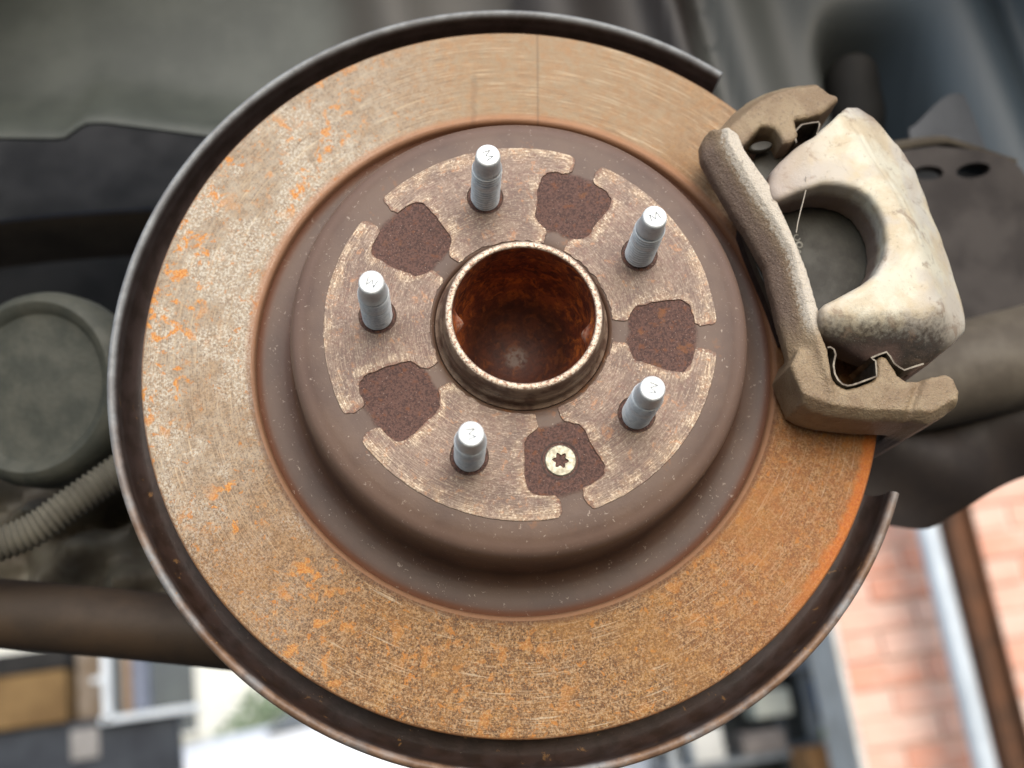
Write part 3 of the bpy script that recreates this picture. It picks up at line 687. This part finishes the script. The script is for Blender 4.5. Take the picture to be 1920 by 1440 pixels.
# ================================================================== clips and fibre
def strip(name, P, z0, z1, th=.7):
    P = np.asarray(P, float)
    T = np.gradient(P, axis=0); T /= np.linalg.norm(T, axis=1)[:, None]
    Nn = np.stack([-T[:, 1], T[:, 0]], 1) * th / 2
    V = []; F = []; n = len(P)
    for z in (z1, z0):
        for sgn in (1, -1):
            for p_, q in zip(P, Nn): V.append((p_[0] + sgn * q[0], p_[1] + sgn * q[1], z))
    o = [0, n, 2 * n, 3 * n]
    for i in range(n - 1):
        F += [(o[0] + i, o[1] + i, o[1] + i + 1, o[0] + i + 1), (o[2] + i, o[2] + i + 1, o[3] + i + 1, o[3] + i),
              (o[0] + i, o[0] + i + 1, o[2] + i + 1, o[2] + i), (o[1] + i, o[3] + i, o[3] + i + 1, o[1] + i + 1)]
    F += [(o[0], o[2], o[3], o[1]), (o[0] + n - 1, o[1] + n - 1, o[3] + n - 1, o[2] + n - 1)]
    return sharp(mesh_from(name, V, F), 30)
lower = [(123.2, -6.4), (124.4, -6.2), (125.8, -7.2), (126.3, -9.4), (125.6, -11.6), (125.0, -14.0), (125.3, -17.5), (126.4, -20.0), (128.0, -21.7), (129.9, -22.3), (132.0, -22.0), (134.6, -21.1), (138.5, -19.6), (142.2, -18.2), (142.4, -15.0), (142.4, -11.8), (141.6, -11.2), (140.6, -10.5), (144.0, -9.0), (147.2, -7.9), (148.6, -9.8), (149.9, -12.6), (151.8, -14.2), (153.8, -15.4), (157.5, -14.1), (162.0, -12.6)]
c1 = empty('pad_clip', 'thin folded spring steel clip lying on the lower arm of the bracket', 'clip', 'folded pad clips')
obj('strip', strip('strip', lower, 8, 33.4), M_CLIP, c1)
upper = [(118.6, 87.4), (118.3, 90.0), (118.4, 92.6), (120.0, 94.6), (121.8, 96.3), (125.6, 97.2), (129.2, 97.8), (129.5, 96.6), (128.9, 94.4), (127.8, 91.6)]
c2 = empty('pad_clip', 'thin hexagonal spring steel clip at the upper end of the caliper', 'clip', 'folded pad clips')
obj('strip', strip('strip', upper, 12, 29.4, .6), M_CLIP, c2)
c3 = empty('guide_plate', 'small oval grey steel plate in the gap under the upper bracket arm', 'plate')
obj('oval_plate', lathe('oval_plate', [(.01, 24), (4.6, 24), (5.4, 23.4), (5.4, 21)], 36), M_PAD, c3)
me = c3.children[0].data
me.transform(Matrix.Scale(.42, 4, (0, 0, 1))); me.transform(Matrix.Rotation(math.radians(-14), 4, 'Y')); me.transform(Matrix.Translation((.1048, 0, .0885)))
fp = smooth_path([(117.4, 65.4, 41.0), (117.9, 61.5, 39), (117.2, 57, 36.5), (116.2, 52.6, 34.5), (115.2, 48, 33), (114.6, 44.2, 32)], 6)
fib = obj('stray_fibre', tube('stray_fibre', fp, np.linspace(.28, .16, len(fp)), 6), M_FIBRE)
props(fib, 'single pale bristle hanging in front of the caliper window', 'fibre')

# ================================================================== UNDERSIDE OF THE CAR
def mat_liner():
    s = NT('liner_plastic'); n = s.noise(s.mm, .02, 5, .6); xx = s.m('ADD', s.x, s.m('MULTIPLY', s.m('SUBTRACT', n, .5), 30.0))
    c = s.mix(s.ss(n, .35, .65), lin(78, 82, 77), lin(66, 70, 66))
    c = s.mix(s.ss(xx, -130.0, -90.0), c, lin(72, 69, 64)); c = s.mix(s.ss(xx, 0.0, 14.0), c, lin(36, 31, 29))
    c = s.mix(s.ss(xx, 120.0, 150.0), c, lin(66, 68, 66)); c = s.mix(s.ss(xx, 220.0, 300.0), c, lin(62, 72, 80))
    return s.done(c, .5, 0, s.bump(s.noise(s.mm, .5, 4, .6), .2, .0008), .4)
M_LIN = mat_liner()
M_UND = simple('light_block_and_shade_black', lin(36, 34, 32), lin(26, 25, 24), .7, sc=.02)
M_RAIL = simple('underbody_grey', lin(58, 52, 46), lin(42, 38, 34), .65, sc=.02)
M_BOWL = simple('dusty_seat_plate', lin(74, 74, 65), lin(58, 60, 53), .65, sc=.06, bump=.35, bsc=.3, bd=.001)
M_HOSE = simple('corrugated_hose', lin(100, 96, 84), lin(82, 78, 68), .6, sc=.05)
M_HEAT = simple('crumpled_heat_shield', lin(112, 107, 94), lin(84, 76, 65), .5, .2, sc=.03)
M_BEAM = simple('brown_axle_beam', lin(70, 54, 38), lin(52, 41, 30), .6, sc=.02, bump=.3)
M_ARM = simple('dirty_arm', lin(98, 90, 78), lin(78, 70, 60), .6, sc=.03, bump=.3)
M_PLATE = simple('brown_subframe', lin(44, 36, 31), lin(34, 27, 24), .6, sc=.03)

def sheet(name, fx, nu, nv, th=3.0, smooth=True):
    """thick sheet from fx(u,v)->(x,y,z) wheel mm"""
    P = np.array([[fx(i / nu, j / nv) for j in range(nv + 1)] for i in range(nu + 1)], float)
    du = np.gradient(P, axis=0); dv = np.gradient(P, axis=1); Nn = np.cross(du, dv); Nn /= np.linalg.norm(Nn, axis=2)[:, :, None] + 1e-9
    if Nn[nu // 2, nv // 2, 2] < 0: Nn = -Nn
    Q = P - Nn * th
    V = np.concatenate([P.reshape(-1, 3), Q.reshape(-1, 3)]); m = nv + 1; o = (nu + 1) * m; F = []
    for i in range(nu):
        for j in range(nv):
            a = i * m + j
            F.append((a, a + m, a + m + 1, a + 1)); F.append((o + a, o + a + 1, o + a + m + 1, o + a + m))
    for i in range(nu):
        for j in (0, nv): a = i * m + j; F.append((a, a + m, o + a + m, o + a))
    for j in range(nv):
        for i in (0, nu): a = i * m + j; F.append((a, a + 1, o + a + 1, o + a))
    return sharp(mesh_from(name, V, F, smooth), 50)
# wheel arch liner: inner wall, then shell over the wheel
lin_root = empty('wheel_arch_liner', 'dark grey plastic wheel arch liner behind and above the disc', 'wheel arch liner')
def low_edge(x):
    if x < -150:
        e = 192 + 1.0 * (x + 332) / 60
        e += 11 / (1 + math.exp(-(x + 264) / 2.2)) - max(0, (x + 245)) * .13
        return e
    if x < 140: return 150
    return 150 - (x - 140) * .12
def liner(u, v):
    x = -470 + 940 * u
    y0 = low_edge(x); y = y0 + (520 - y0) * v ** 1.25
    z = -205 + 26 * math.exp(-((y - y0) / 26.0) ** 2) * (1 if x < 0 else 0)
    z += 22 * (y - 190) / 330
    # ribs
    for xc, wd, am in ((48, 34, 18), (-62, 26, 12), (128, 14, 14), (152, 12, -10), (205, 22, -10), (352, 16, -16), (312, 26, 12)):
        lean = xc + (y - 250) * -.22
        z += am * math.exp(-((x - lean) / wd) ** 2)
    if x > 60: z += .00045 * (x - 60) ** 2
    z -= 75 / (1 + math.exp((abs(x - 252 + .15 * (y - 250)) - 22) / 4.0)) / (1 + math.exp((y - 292) / 7.0))
    return (x, y, z)
obj('inner_wall', sheet('inner_wall', liner, 150, 60), M_LIN, lin_root)
def shell(u, v):
    a = math.radians(-8 + 196 * u); r = 500 - 10 * v
    return (r * math.cos(a), r * math.sin(a) * .98, -215 + 215 * v)
obj('outer_shell', sheet('outer_shell', shell, 60, 8), M_LIN, lin_root)
# black panel added behind the cavity to block light
und = obj('underbody_light_block', sheet('underbody_light_block', lambda u, v: (-620 + 760 * u, -70 + 640 * v, -470 - 60 * math.sin(3 * u) + 12 * math.sin(14 * v)), 20, 20), M_UND)
props(und, 'added light-blocking black underbody panel deep behind the suspension at left', 'body panel')
# folded rails in the dark
rl = obj('chassis_rail', sheet('chassis_rail', lambda u, v: (-460 + 330 * u, 138 + 32 * v + 60 * u + 6 * math.sin(5 * u), -320 + 40 * math.sin(math.pi * v)), 24, 10), M_RAIL)
props(rl, 'dim grey-brown chassis rail in the dark left of the disc', 'chassis rail')
# round seat plate at the left edge
bowl = lathe('seat_plate', [(.01, 4), (20, 3.4), (34, 2.6), (38.5, 3.4), (41.5, 6.5), (44.5, 7.6), (47, 6.2), (49.6, 3.5), (51.5, -2), (52, -14), (48, -26), (20, -30)], 96)
bowl.transform(Matrix.Rotation(math.radians(-14), 4, 'Z')); bowl.transform(Matrix.Rotation(math.radians(9), 4, 'X')); bowl.transform(Matrix.Translation((-.243, .118, .015)))
bo = obj('spring_seat', bowl, M_BOWL); props(bo, 'round dusty grey-green plate with raised rim at the left edge', 'suspension plate')
# corrugated hose
hp = smooth_path([(-300, -86, -104), (-262, -73, -106), (-236, -62.5, -108), (-218, -48, -110), (-197, -29, -116), (-172, -4, -130), (-150, 30, -150)], 40)
L = np.concatenate([[0], np.cumsum(np.linalg.norm(np.diff(hp, axis=0), axis=1))])
s_ = np.arange(0, L[-1], .4); hp = np.stack([np.interp(s_, L, hp[:, i]) for i in range(3)], 1)
rr = 8.1 + .75 * np.cos(2 * math.pi * s_ / 3.2)
ho = obj('corrugated_hose', tube('corrugated_hose', hp, rr, 20), M_HOSE); props(ho, 'ribbed grey hose curving behind the dust shield at left', 'hose')
# crumpled shield under the hose
def heat(u, v):
    x = -420 + 330 * u; y = -96 + 104 * v
    z = -215 + 14 * math.sin(x * .05 + y * .09) + 9 * math.sin(x * .11 - y * .16) + 5 * math.sin(x * .23 + 1) - 22 * math.exp(-((y - .35 * (x + 250) + 40) / 7.0) ** 2)
    return (x, y, z)
he = obj('heat_shield', sheet('heat_shield', heat, 60, 30), M_HEAT); props(he, 'crumpled grey-brown heat shield under the ribbed hose', 'heat shield')
# axle beam
ax = smooth_path([(-460, -84, -140), (-330, -93, -140), (-250, -99, -140), (-190, -104, -140), (-130, -110, -140), (-60, -118, -140), (60, -122, -150), (150, -60, -170)], 10)
rb_ = np.full(len(ax), 17.5)
be = obj('axle_beam', tube('axle_beam', ax, rb_, 28), M_BEAM); props(be, 'thick brown axle beam running across the lower left', 'axle beam')
# subframe plate with two oval holes
def slab_holes(name, P, holes, z0, z1):
    bm = bmesh.new()
    def lp(Q, z): return [bm.verts.new((x / 1000, -z / 1000, y / 1000)) for x, y in Q]
    for z in (z1, z0):
        ls = [lp(P, z)] + [lp(h, z) for h in holes]; ed = []
        for l in ls:
            for i in range(len(l)): ed.append(bm.edges.new((l[i], l[(i + 1) % len(l)])))
        bmesh.ops.triangle_fill(bm, edges=ed, use_beauty=True)
        if z == z1: A = ls
        else:
            for a, b in zip(A, ls):
                for i in range(len(a)): bm.faces.new((a[i], a[(i + 1) % len(a)], b[(i + 1) % len(a)], b[i]))
    bmesh.ops.recalc_face_normals(bm, faces=bm.faces)
    me = bpy.data.meshes.new(name); bm.to_mesh(me); bm.free(); return me
def oval(cx, cy, a, b, t, n=28): return [(cx + a * math.cos(q) * math.cos(t) - b * math.sin(q) * math.sin(t), cy + a * math.cos(q) * math.sin(t) + b * math.sin(q) * math.cos(t)) for q in np.linspace(0, 2 * math.pi, n, endpoint=False)]
sf = empty('subframe_bracket', 'dark brown steel bracket with two oval holes right of the caliper', 'bracket')
SP = [(150, 150), (205, 168), (238, 178), (262, 182), (290, 180), (305, 176), (313, 170), (318, 160), (330, 80), (330, 60), (150, 60)]
obj('plate', slab_holes('plate', SP, [oval(256, 164, 9.5, 4.6, .1), oval(284, 166.5, 11, 4.8, .22), oval(236, 175, 3.5, 2.0, 0)], -146, -140), M_PLATE, sf)
obj('folded_flange', sheet('folded_flange', lambda u, v: (150 + 165 * u, 150 + 47 * math.sin(min(1, u * 1.25) * 1.5) - 16 * max(0, u - .75) * 4 * .9 - 14 * v ** 2 + 8, -178 + 34 * v), 40, 8), M_ARM, sf)
obj('back', slab('back', [(150, 190), (330, 190), (330, 50), (150, 50)], -196, -190), M_UND, sf)
# black block standing in for shade in the liner recess, and arched flange
bs = obj('recess_shade_block', lathe('recess_shade_block', [(.01, 30), (12, 28), (17, 20), (20, 4), (19, -10), (22, -26), (21, -60), (24, -62), (24, -80)], 40), M_UND)
bs.data.transform(Matrix.Rotation(math.radians(90), 4, 'X')); bs.data.transform(Matrix.Translation((.254, .235, .262)))
props(bs, 'black block standing in for shade in the liner recess above the caliper', 'shade block')
ar = obj('inner_panel_flange', sheet('inner_panel_flange', lambda u, v: (262 + 84 * u, 150 + (62 + 28 * math.sin(math.pi * min(1, u * 1.15)) ** 1.4 - 50 * u ** 3) * v, -172 + 4 * math.sin(3 * u)), 30, 10), simple('blue_grey_panel', lin(48, 53, 60), lin(40, 44, 50), .5, sc=.02))
props(ar, 'arched blue-grey panel flange at the right edge', 'body panel')
# trailing arm tube and lower member on the right
tp = smooth_path([(120, 6, -150), (190, 24, -150), (250, 38, -150), (320, 56, -150), (400, 78, -150)], 8)
ta = obj('trailing_arm', tube('trailing_arm', tp, np.linspace(27, 31, len(tp)), 28), M_ARM); props(ta, 'dirty grey-brown trailing arm tube behind the caliper foot', 'suspension arm')
def lowm(u, v):
    x = 110 + 300 * u
    yb = -30 - 16 * math.exp(-((x - 240) / 40) ** 2) + max(0, x - 250) * .28
    y = yb + (40 - yb + .1 * (x - 200)) * v
    return (x, y, -176 + 20 * math.sin(math.pi * v * .9 + .2) + 4 * math.sin(x * .06 + y * .1))
lm = obj('lower_link', sheet('lower_link', lowm, 50, 16, 14), M_PLATE); props(lm, 'broad dark brown lower link under the trailing arm', 'suspension arm')

# ================================================================== YARD BEHIND (gravity-aligned metres: X right, Z up, distance D behind the disc)
def yb(name, x0, x1, z0, z1, d0, d1, mat, parent=None, bev=.006):
    o = obj(name, box_me(name, (x0 + x1) / 2, (d0 + d1) / 2, (z0 + z1) / 2, abs(x1 - x0), abs(d1 - d0), abs(z1 - z0), bev), mat, parent, wheel=False)
    return o
GZ = -1.15
M_GR = simple('grey_asphalt', lin(74, 73, 71), lin(62, 61, 60), .85, sc=.002, bump=.3, bd=.004, bsc=.05)
gm = bpy.data.meshes.new('ground'); gm.from_pydata([(-60, -60, GZ), (60, -60, GZ), (60, 80, GZ), (-60, 80, GZ)], [], [(0, 1, 2, 3)])
props(obj('ground', gm, M_GR, wheel=False), kind='structure')
# brick wall: every brick a part
def brick_mat():
    s = NT('clay_brick'); oi = s.n('ShaderNodeObjectInfo').outputs['Random']
    c = s.mix(s.ss(oi, .0, .5), lin(236, 198, 180), lin(226, 166, 142)); c = s.mix(s.ss(oi, .55, 1.0), c, lin(236, 206, 190))
    n = s.noise(s.mm, .012, 6, .65); c = s.mix(s.m('MULTIPLY', s.ss(n, .45, .7), .6), c, lin(230, 206, 190))
    c = s.mix(s.m('MULTIPLY', s.ss(s.noise(s.mm, .04, 4, .6, seed=3), .6, .7), .5), c, lin(206, 132, 104))
    return s.done(c, .85, 0, s.bump(s.noise(s.mm, .15, 4, .6), .4, .003), .3)
M_BRICK = brick_mat()
M_MORT = simple('mortar', lin(230, 208, 194), lin(216, 194, 180), .9, sc=.01, bump=.4, bd=.003, bsc=.1)
wall = empty('brick_wall', 'pale pinkish red brick wall out of focus at lower right', 'brick wall', loc=(1.03, 2.6, GZ), wheel=False)
mb = yb('mortar_bed', 0, 2.3, 0, 1.75, .012, .225, M_MORT, wall, 0)
bmesh_full = box_me('brick', 0, 0, 0, .215, .10, .065, .004); bmesh_half = box_me('brick', 0, 0, 0, .1025, .10, .065, .004)
M1 = M_BRICK
for row in range(23):
    x = .0; zc = .0425 + row * .075
    first = row % 2 == 1
    while x < 2.2:
        hb = first and x < .01
        wd = .1025 if hb else .215
        if x + wd > 2.3: break
        b = obj('brick', bmesh_half if hb else bmesh_full, M_BRICK, wall, wheel=False)
        b.location = (x + wd / 2, .05 + random.uniform(-.004, .004), zc)
        x += wd + .010
# white end board, white downpipe, rusty post
ed = yb('wall_corner_board', 1.004, 1.024, GZ, .5, 2.58, 2.83, simple('white_paint', lin(226, 222, 214), lin(206, 200, 190), .6, sc=.01)); props(ed, 'white painted board covering the end of the brick wall', 'board')
pm = lathe('downpipe', [(.01, 900), (28, 900), (29, 895), (29, -640), (27, -645), (.01, -645)], 32)
pm.transform(Matrix.Rotation(math.radians(90), 4, 'X')); pm.transform(Matrix.Rotation(math.radians(180), 4, 'X'))
pm.transform(Matrix.Translation((1.262, 2.42, GZ + .9)))
props(obj('downpipe', pm, simple('white_pipe', lin(212, 222, 230), lin(196, 206, 214), .4, sc=.01), wheel=False), 'white round downpipe in front of the brick wall', 'pipe')
po = empty('steel_post', 'rusty brown steel post beside the white downpipe', 'post', loc=(1.335, 2.40, GZ), wheel=False)
M_RP = simple('rusty_post', lin(106, 68, 42), lin(70, 50, 36), .7, sc=.006, bump=.3)
yb('web', -.032, .032, 0, 1.9, -.004, .004, M_RP, po, 0); yb('flange', -.036, -.028, 0, 1.9, -.03, .03, M_RP, po, .001); yb('flange', .028, .036, 0, 1.9, -.03, .03, M_RP, po, .001)
# shelving with clutter left of the wall
M_SHF = simple('grey_steel_shelf', lin(150, 156, 160), lin(120, 126, 130), .5, .3, sc=.01)
rk = empty('shelving_rack', 'grey steel shelving rack behind the lower right of the disc', 'shelving', loc=(0, 3.2, GZ), wheel=False)
for xx in (.62, 1.085, 1.21):
    for dd in (0.02, .38): yb('upright', xx, xx + .032, 0, 1.5, dd, dd + .03, M_SHF, rk, .002)
for zz in (.745, 1.0, 1.26): yb('shelf', .62, 1.3, zz - .02, zz, .0, .42, M_SHF, rk, .002)
yb('back_sheet', .62, 1.3, .1, 1.5, .43, .436, simple('dim_back', lin(96, 100, 100), lin(80, 82, 82), .7, sc=.01), rk, 0)
M_CARD = simple('cardboard', lin(172, 128, 82), lin(156, 112, 70), .8, sc=.008)
def crate(name, x0, x1, z0, z1, d0, d1, mat, label, cat, lid=None):
    o = yb(name, x0, x1, z0, z1, d0, d1, mat); props(o, label, cat); return o
cb = empty('cardboard_box', 'plain brown cardboard box at the bottom edge beside the wall', 'box', loc=(1.12, 3.12, -.60), wheel=False)
yb('carton', -.115, .125, -.12, .20, -.1, .1, M_CARD, cb); yb('flap', -.115, .125, .201, .205, -.1, .0, M_CARD, cb, .001)
st_ = empty('stool_shelf', 'low grey stand under the cardboard box', 'stand', loc=(1.12, 3.12, GZ), wheel=False)
yb('top', -.16, .16, .40, .428, -.14, .14, M_SHF, st_)
for sx in (-.14, .14):
    for sy in (-.12, .12): yb('leg', sx - .015, sx + .015, 0, .40, sy - .015, sy + .015, M_SHF, st_, .002)
def bottle(name, x, z, d, h, r, mb_, ml, label):
    t = empty(name, label, 'bottle', loc=(x, d, z), wheel=False)
    bm_ = lathe('bottle_body', [(.01, 0), (r, 0), (r * 1.03, 4), (r * 1.03, h * .62), (r * .6, h * .78), (r * .42, h * .84), (r * .42, h), (.01, h)], 28)
    bm_.transform(Matrix.Rotation(math.radians(90), 4, 'X')); bm_.transform(Matrix.Scale(-1, 4, (0, 0, 1))) if False else None
    for v in bm_.vertices: v.co.z = abs(v.co.z) if False else v.co.z
    zs_ = [v.co.z for v in bm_.vertices]
    if max(zs_) < .001:
        for v in bm_.vertices: v.co.z = -v.co.z
    obj('bottle_body', bm_, mb_, t)
    lb = lathe('label_band', [(r * 1.045, h * .18), (r * 1.045, h * .45)], 28); lb.transform(Matrix.Rotation(math.radians(90), 4, 'X'))
    if max(v.co.z for v in lb.vertices) < .001:
        for v in lb.vertices: v.co.z = -v.co.z
    obj('label_band', lb, ml, t); return t
M_WP = simple('white_plastic', lin(216, 216, 210), lin(198, 198, 192), .4, sc=.01)
M_YG = simple('yellow_green_label', lin(186, 194, 60), lin(170, 180, 50), .5)
M_BLUE = simple('blue_plastic', lin(60, 110, 166), lin(50, 92, 144), .45, sc=.02)
M_TEAL = simple('teal_plastic', lin(22, 104, 138), lin(18, 70, 110), .45, sc=.02)
M_RED = simple('red_plastic', lin(166, 40, 36), lin(140, 30, 28), .45, sc=.02)
bottle('white_bottle', 1.118, -.394, 3.12, 96, 24, M_WP, M_YG, 'white bottle with yellow-green label standing on the cardboard box')
crate('blue_canister', 1.128, 1.178, -.298, -.205, 3.22, 3.30, M_BLUE, 'mid blue canister on the grey shelving', 'canister')
crate('teal_canister', 1.19, 1.25, -.298, -.216, 3.23, 3.31, M_TEAL, 'dark teal canister beside the wall end on the shelving', 'canister')
crate('red_tin', 1.205, 1.25, -.142, -.095, 3.22, 3.29, M_RED, 'small red tin high on the grey shelving', 'tin')
crate('pale_carton', .92, 1.04, -.298, -.215, 3.2, 3.34, simple('pale_carton', lin(200, 202, 188), lin(180, 182, 170), .7, sc=.01), 'cream carton on the middle shelf below the shield', 'carton')
crate('white_carton', .70, .80, -.403, -.30, 3.2, 3.34, M_WP, 'white carton on the left of the bottom shelf', 'carton')
crate('grey_toolbox', .86, 1.0, -.403, -.335, 3.2, 3.34, simple('grey_box', lin(140, 132, 126), lin(116, 108, 104), .6, sc=.01), 'grey-brown toolbox on the bottom shelf', 'toolbox')
# bench with boxes at lower left
M_NAVY = simple('black_blue_paint', lin(44, 50, 58), lin(34, 38, 46), .5, sc=.01)
M_WST = simple('white_steel', lin(220, 226, 230), lin(206, 212, 216), .45, sc=.01)
bn = empty('tail_board', 'black-blue board with a small square grey plate at the lower left corner', 'board', loc=(0, 3.0, 0), wheel=False)
yb('panel', -1.62, -.84, -.30, -.012, 0, .06, M_NAVY, bn); yb('square_plate', -1.143, -1.062, -.124, -.038, -.012, -.002, simple('grey_plate', lin(150, 146, 142), lin(132, 128, 124), .6), bn, .006)
for xx in (-1.55, -.92): yb('leg', xx, xx + .05, GZ, -.30, .01, .05, M_NAVY, bn)
tb = empty('tan_crate', 'tan wooden crate with a black lid standing on the dark board', 'crate', loc=(-1.25, 3.02, -.012), wheel=False)
yb('crate_body', -.25, .105, 0, .150, -.05, .14, simple('tan_wood', lin(124, 98, 60), lin(106, 82, 50), .75, sc=.01), tb); yb('lid', -.255, .110, .150, .215, -.055, .145, M_UND, tb)
pc_ = yb('pale_column', -1.140, -1.045, -.012, .19, 3.05, 3.12, simple('pale_post', lin(150, 140, 128), lin(120, 104, 86), .7, sc=.008)); props(pc_, 'pale beige block between the tan crate and the white frame', 'block')
fr = empty('white_steel_frame', 'bright white steel frame at lower left beside the tan crate', 'frame', loc=(0, 2.96, 0), wheel=False)
yb('post', -1.04, -1.016, -.03, .26, 0, .025, M_WST, fr, .002); yb('rail', -1.05, -.76, -.034, -.014, 0, .025, M_WST, fr, .002); yb('cross_bar', -1.07, -1.042, .085, .10, 0, .02, M_WST, fr, .002)
dr = yb('grey_blue_post', -.972, -.925, -.012, .26, 3.02, 3.07, simple('grey_blue', lin(120, 126, 142), lin(100, 106, 120), .5)); props(dr, 'grey-blue upright inside the white frame', 'post')
tn = yb('tan_upright', -1.008, -.978, -.012, .26, 3.05, 3.08, simple('tan_up', lin(160, 136, 112), lin(140, 110, 80), .6)); props(tn, 'narrow tan upright left of the grey-blue one', 'post')
# white car, side on
M_CARW = simple('white_car_paint', lin(232, 234, 236), lin(226, 228, 230), .25, sc=.003, bump=0)
M_GLS = simple('car_glass', lin(70, 82, 90), lin(60, 70, 78), .08, sc=.003, bump=0)
M_TYR = simple('tyre', lin(36, 36, 36), lin(30, 30, 30), .8)
carr = empty('parked_car', 'overexposed white car parked behind the disc at the bottom edge', 'car', loc=(-.1, 4.6, GZ), wheel=False)
def prof_body(x):   # height of the shoulder along the car, nose at -2.0
    return np.interp(x, [-2.05, -2.0, -1.85, -1.55, -1.0, -.5, 0, 1.5, 1.9, 2.05], [.55, .72, .86, .965, 1.03, 1.07, 1.08, 1.06, .95, .6])
xs = np.linspace(-2.05, 2.05, 60); V = []; F = []
for x in xs:
    h = prof_body(x); wv = .82 - .16 * max(0, (abs(x) - 1.5) / .55) ** 2
    sec = [(-wv * .96, .22), (-wv, .45), (-wv, .7 * h), (-wv * .96, .93 * h), (-wv * .86, h), (-wv * .4, h + .025), (wv * .4, h + .025), (wv * .86, h), (wv * .96, .93 * h), (wv, .7 * h), (wv, .45), (wv * .96, .22)]
    for yv, zv in sec: V.append((x, .85 + yv, zv))
ns = 12
for i in range(len(xs) - 1):
    for j in range(ns): F.append((i * ns + j, i * ns + (j + 1) % ns, (i + 1) * ns + (j + 1) % ns, (i + 1) * ns + j))
F.append(tuple(range(ns))); F.append(tuple((len(xs) - 1) * ns + j for j in range(ns)))
obj('car_body', sharp(mesh_from('car_body', V, F, wheel=False), 60), M_CARW, carr)
V = []; F = []
for x, h, wv in ((-.75, 1.05, .70), (-.1, 1.46, .58), (.9, 1.48, .58), (1.75, 1.06, .68)):
    V += [(x, .85 - wv - .08, 1.04), (x, .85 - wv, h), (x, .85 + wv, h), (x, .85 + wv + .08, 1.04)]
for i in range(3):
    for j in range(4): F.append((i * 4 + j, i * 4 + (j + 1) % 4, (i + 1) * 4 + (j + 1) % 4, (i + 1) * 4 + j))
obj('cabin', sharp(mesh_from('cabin', V, F, wheel=False), 20), M_GLS, carr)
yb('roof', -.1, .95, 1.475, 1.51, .28, 1.42, M_CARW, carr, .015)
for xx in (-1.3, 1.3):
    for dd in (.06, 1.52):
        wm = lathe('wheel', [(.01, 60), (190, 60), (200, 70), (290, 80), (310, 60), (310, -60), (290, -80), (.01, -80)], 36)
        o = obj('wheel', wm, M_TYR, carr); o.location = (xx, dd, .31)
# pale building and shrub far behind
M_PB = simple('pale_render', lin(226, 226, 216), lin(212, 212, 204), .85, sc=.001)
pb_ = empty('pale_building', 'pale rendered building far behind the white car', 'building', loc=(-3.5, 12, GZ), wheel=False)
yb('facade', -5, 5.5, 0, 4.5, 0, .3, M_PB, pb_); 
for xx in (-2.4, -.2, 2.4):
    f_ = yb('window', xx, xx + 1.0, 1.2, 2.3, -.02, .02, M_GLS, pb_); yb('sill', xx - .05, xx + 1.05, 1.14, 1.199, -.1, .02, M_PB, f_)
for sx, sd, sr, nm in ((-1.15, 6.9, .42, 'low green shrub behind the white car, left of the other'), (-.62, 7.2, .46, 'low green shrub behind the white car, right of the other')):
    sb = empty('shrub', nm, 'shrub', loc=(sx, sd, GZ), wheel=False)
    V = []; F = []
    rs_ = random.Random(int(sd * 10))
    for k in range(1400):
        v = Vector((rs_.gauss(0, 1), rs_.gauss(0, 1), rs_.gauss(0, 1))).normalized() * sr * rs_.uniform(.5, 1.0) ** .5
        c = Vector((v.x, v.y, .75 + v.z * 1.35)); q = Vector((rs_.gauss(0, 1), rs_.gauss(0, 1), rs_.gauss(0, 1))).normalized(); t = q.orthogonal().normalized()
        o = len(V); V += [tuple(c), tuple(c + q * .05 + t * .018), tuple(c + q * .09), tuple(c + q * .05 - t * .018)]; F.append((o, o + 1, o + 2, o + 3))
    lf = obj('foliage', mesh_from('foliage', V, F, False, wheel=False), simple('shrub_leaf', lin(150, 164, 132), lin(124, 140, 108), .6, sc=.01, bump=0), sb); lf['kind'] = 'stuff'
    obj('stem', tube('stem', [(0, 0, 0), (.01, 0, .3), (0, .02, .7)], .02, 8, wheel=False), M_BEAM, sb)
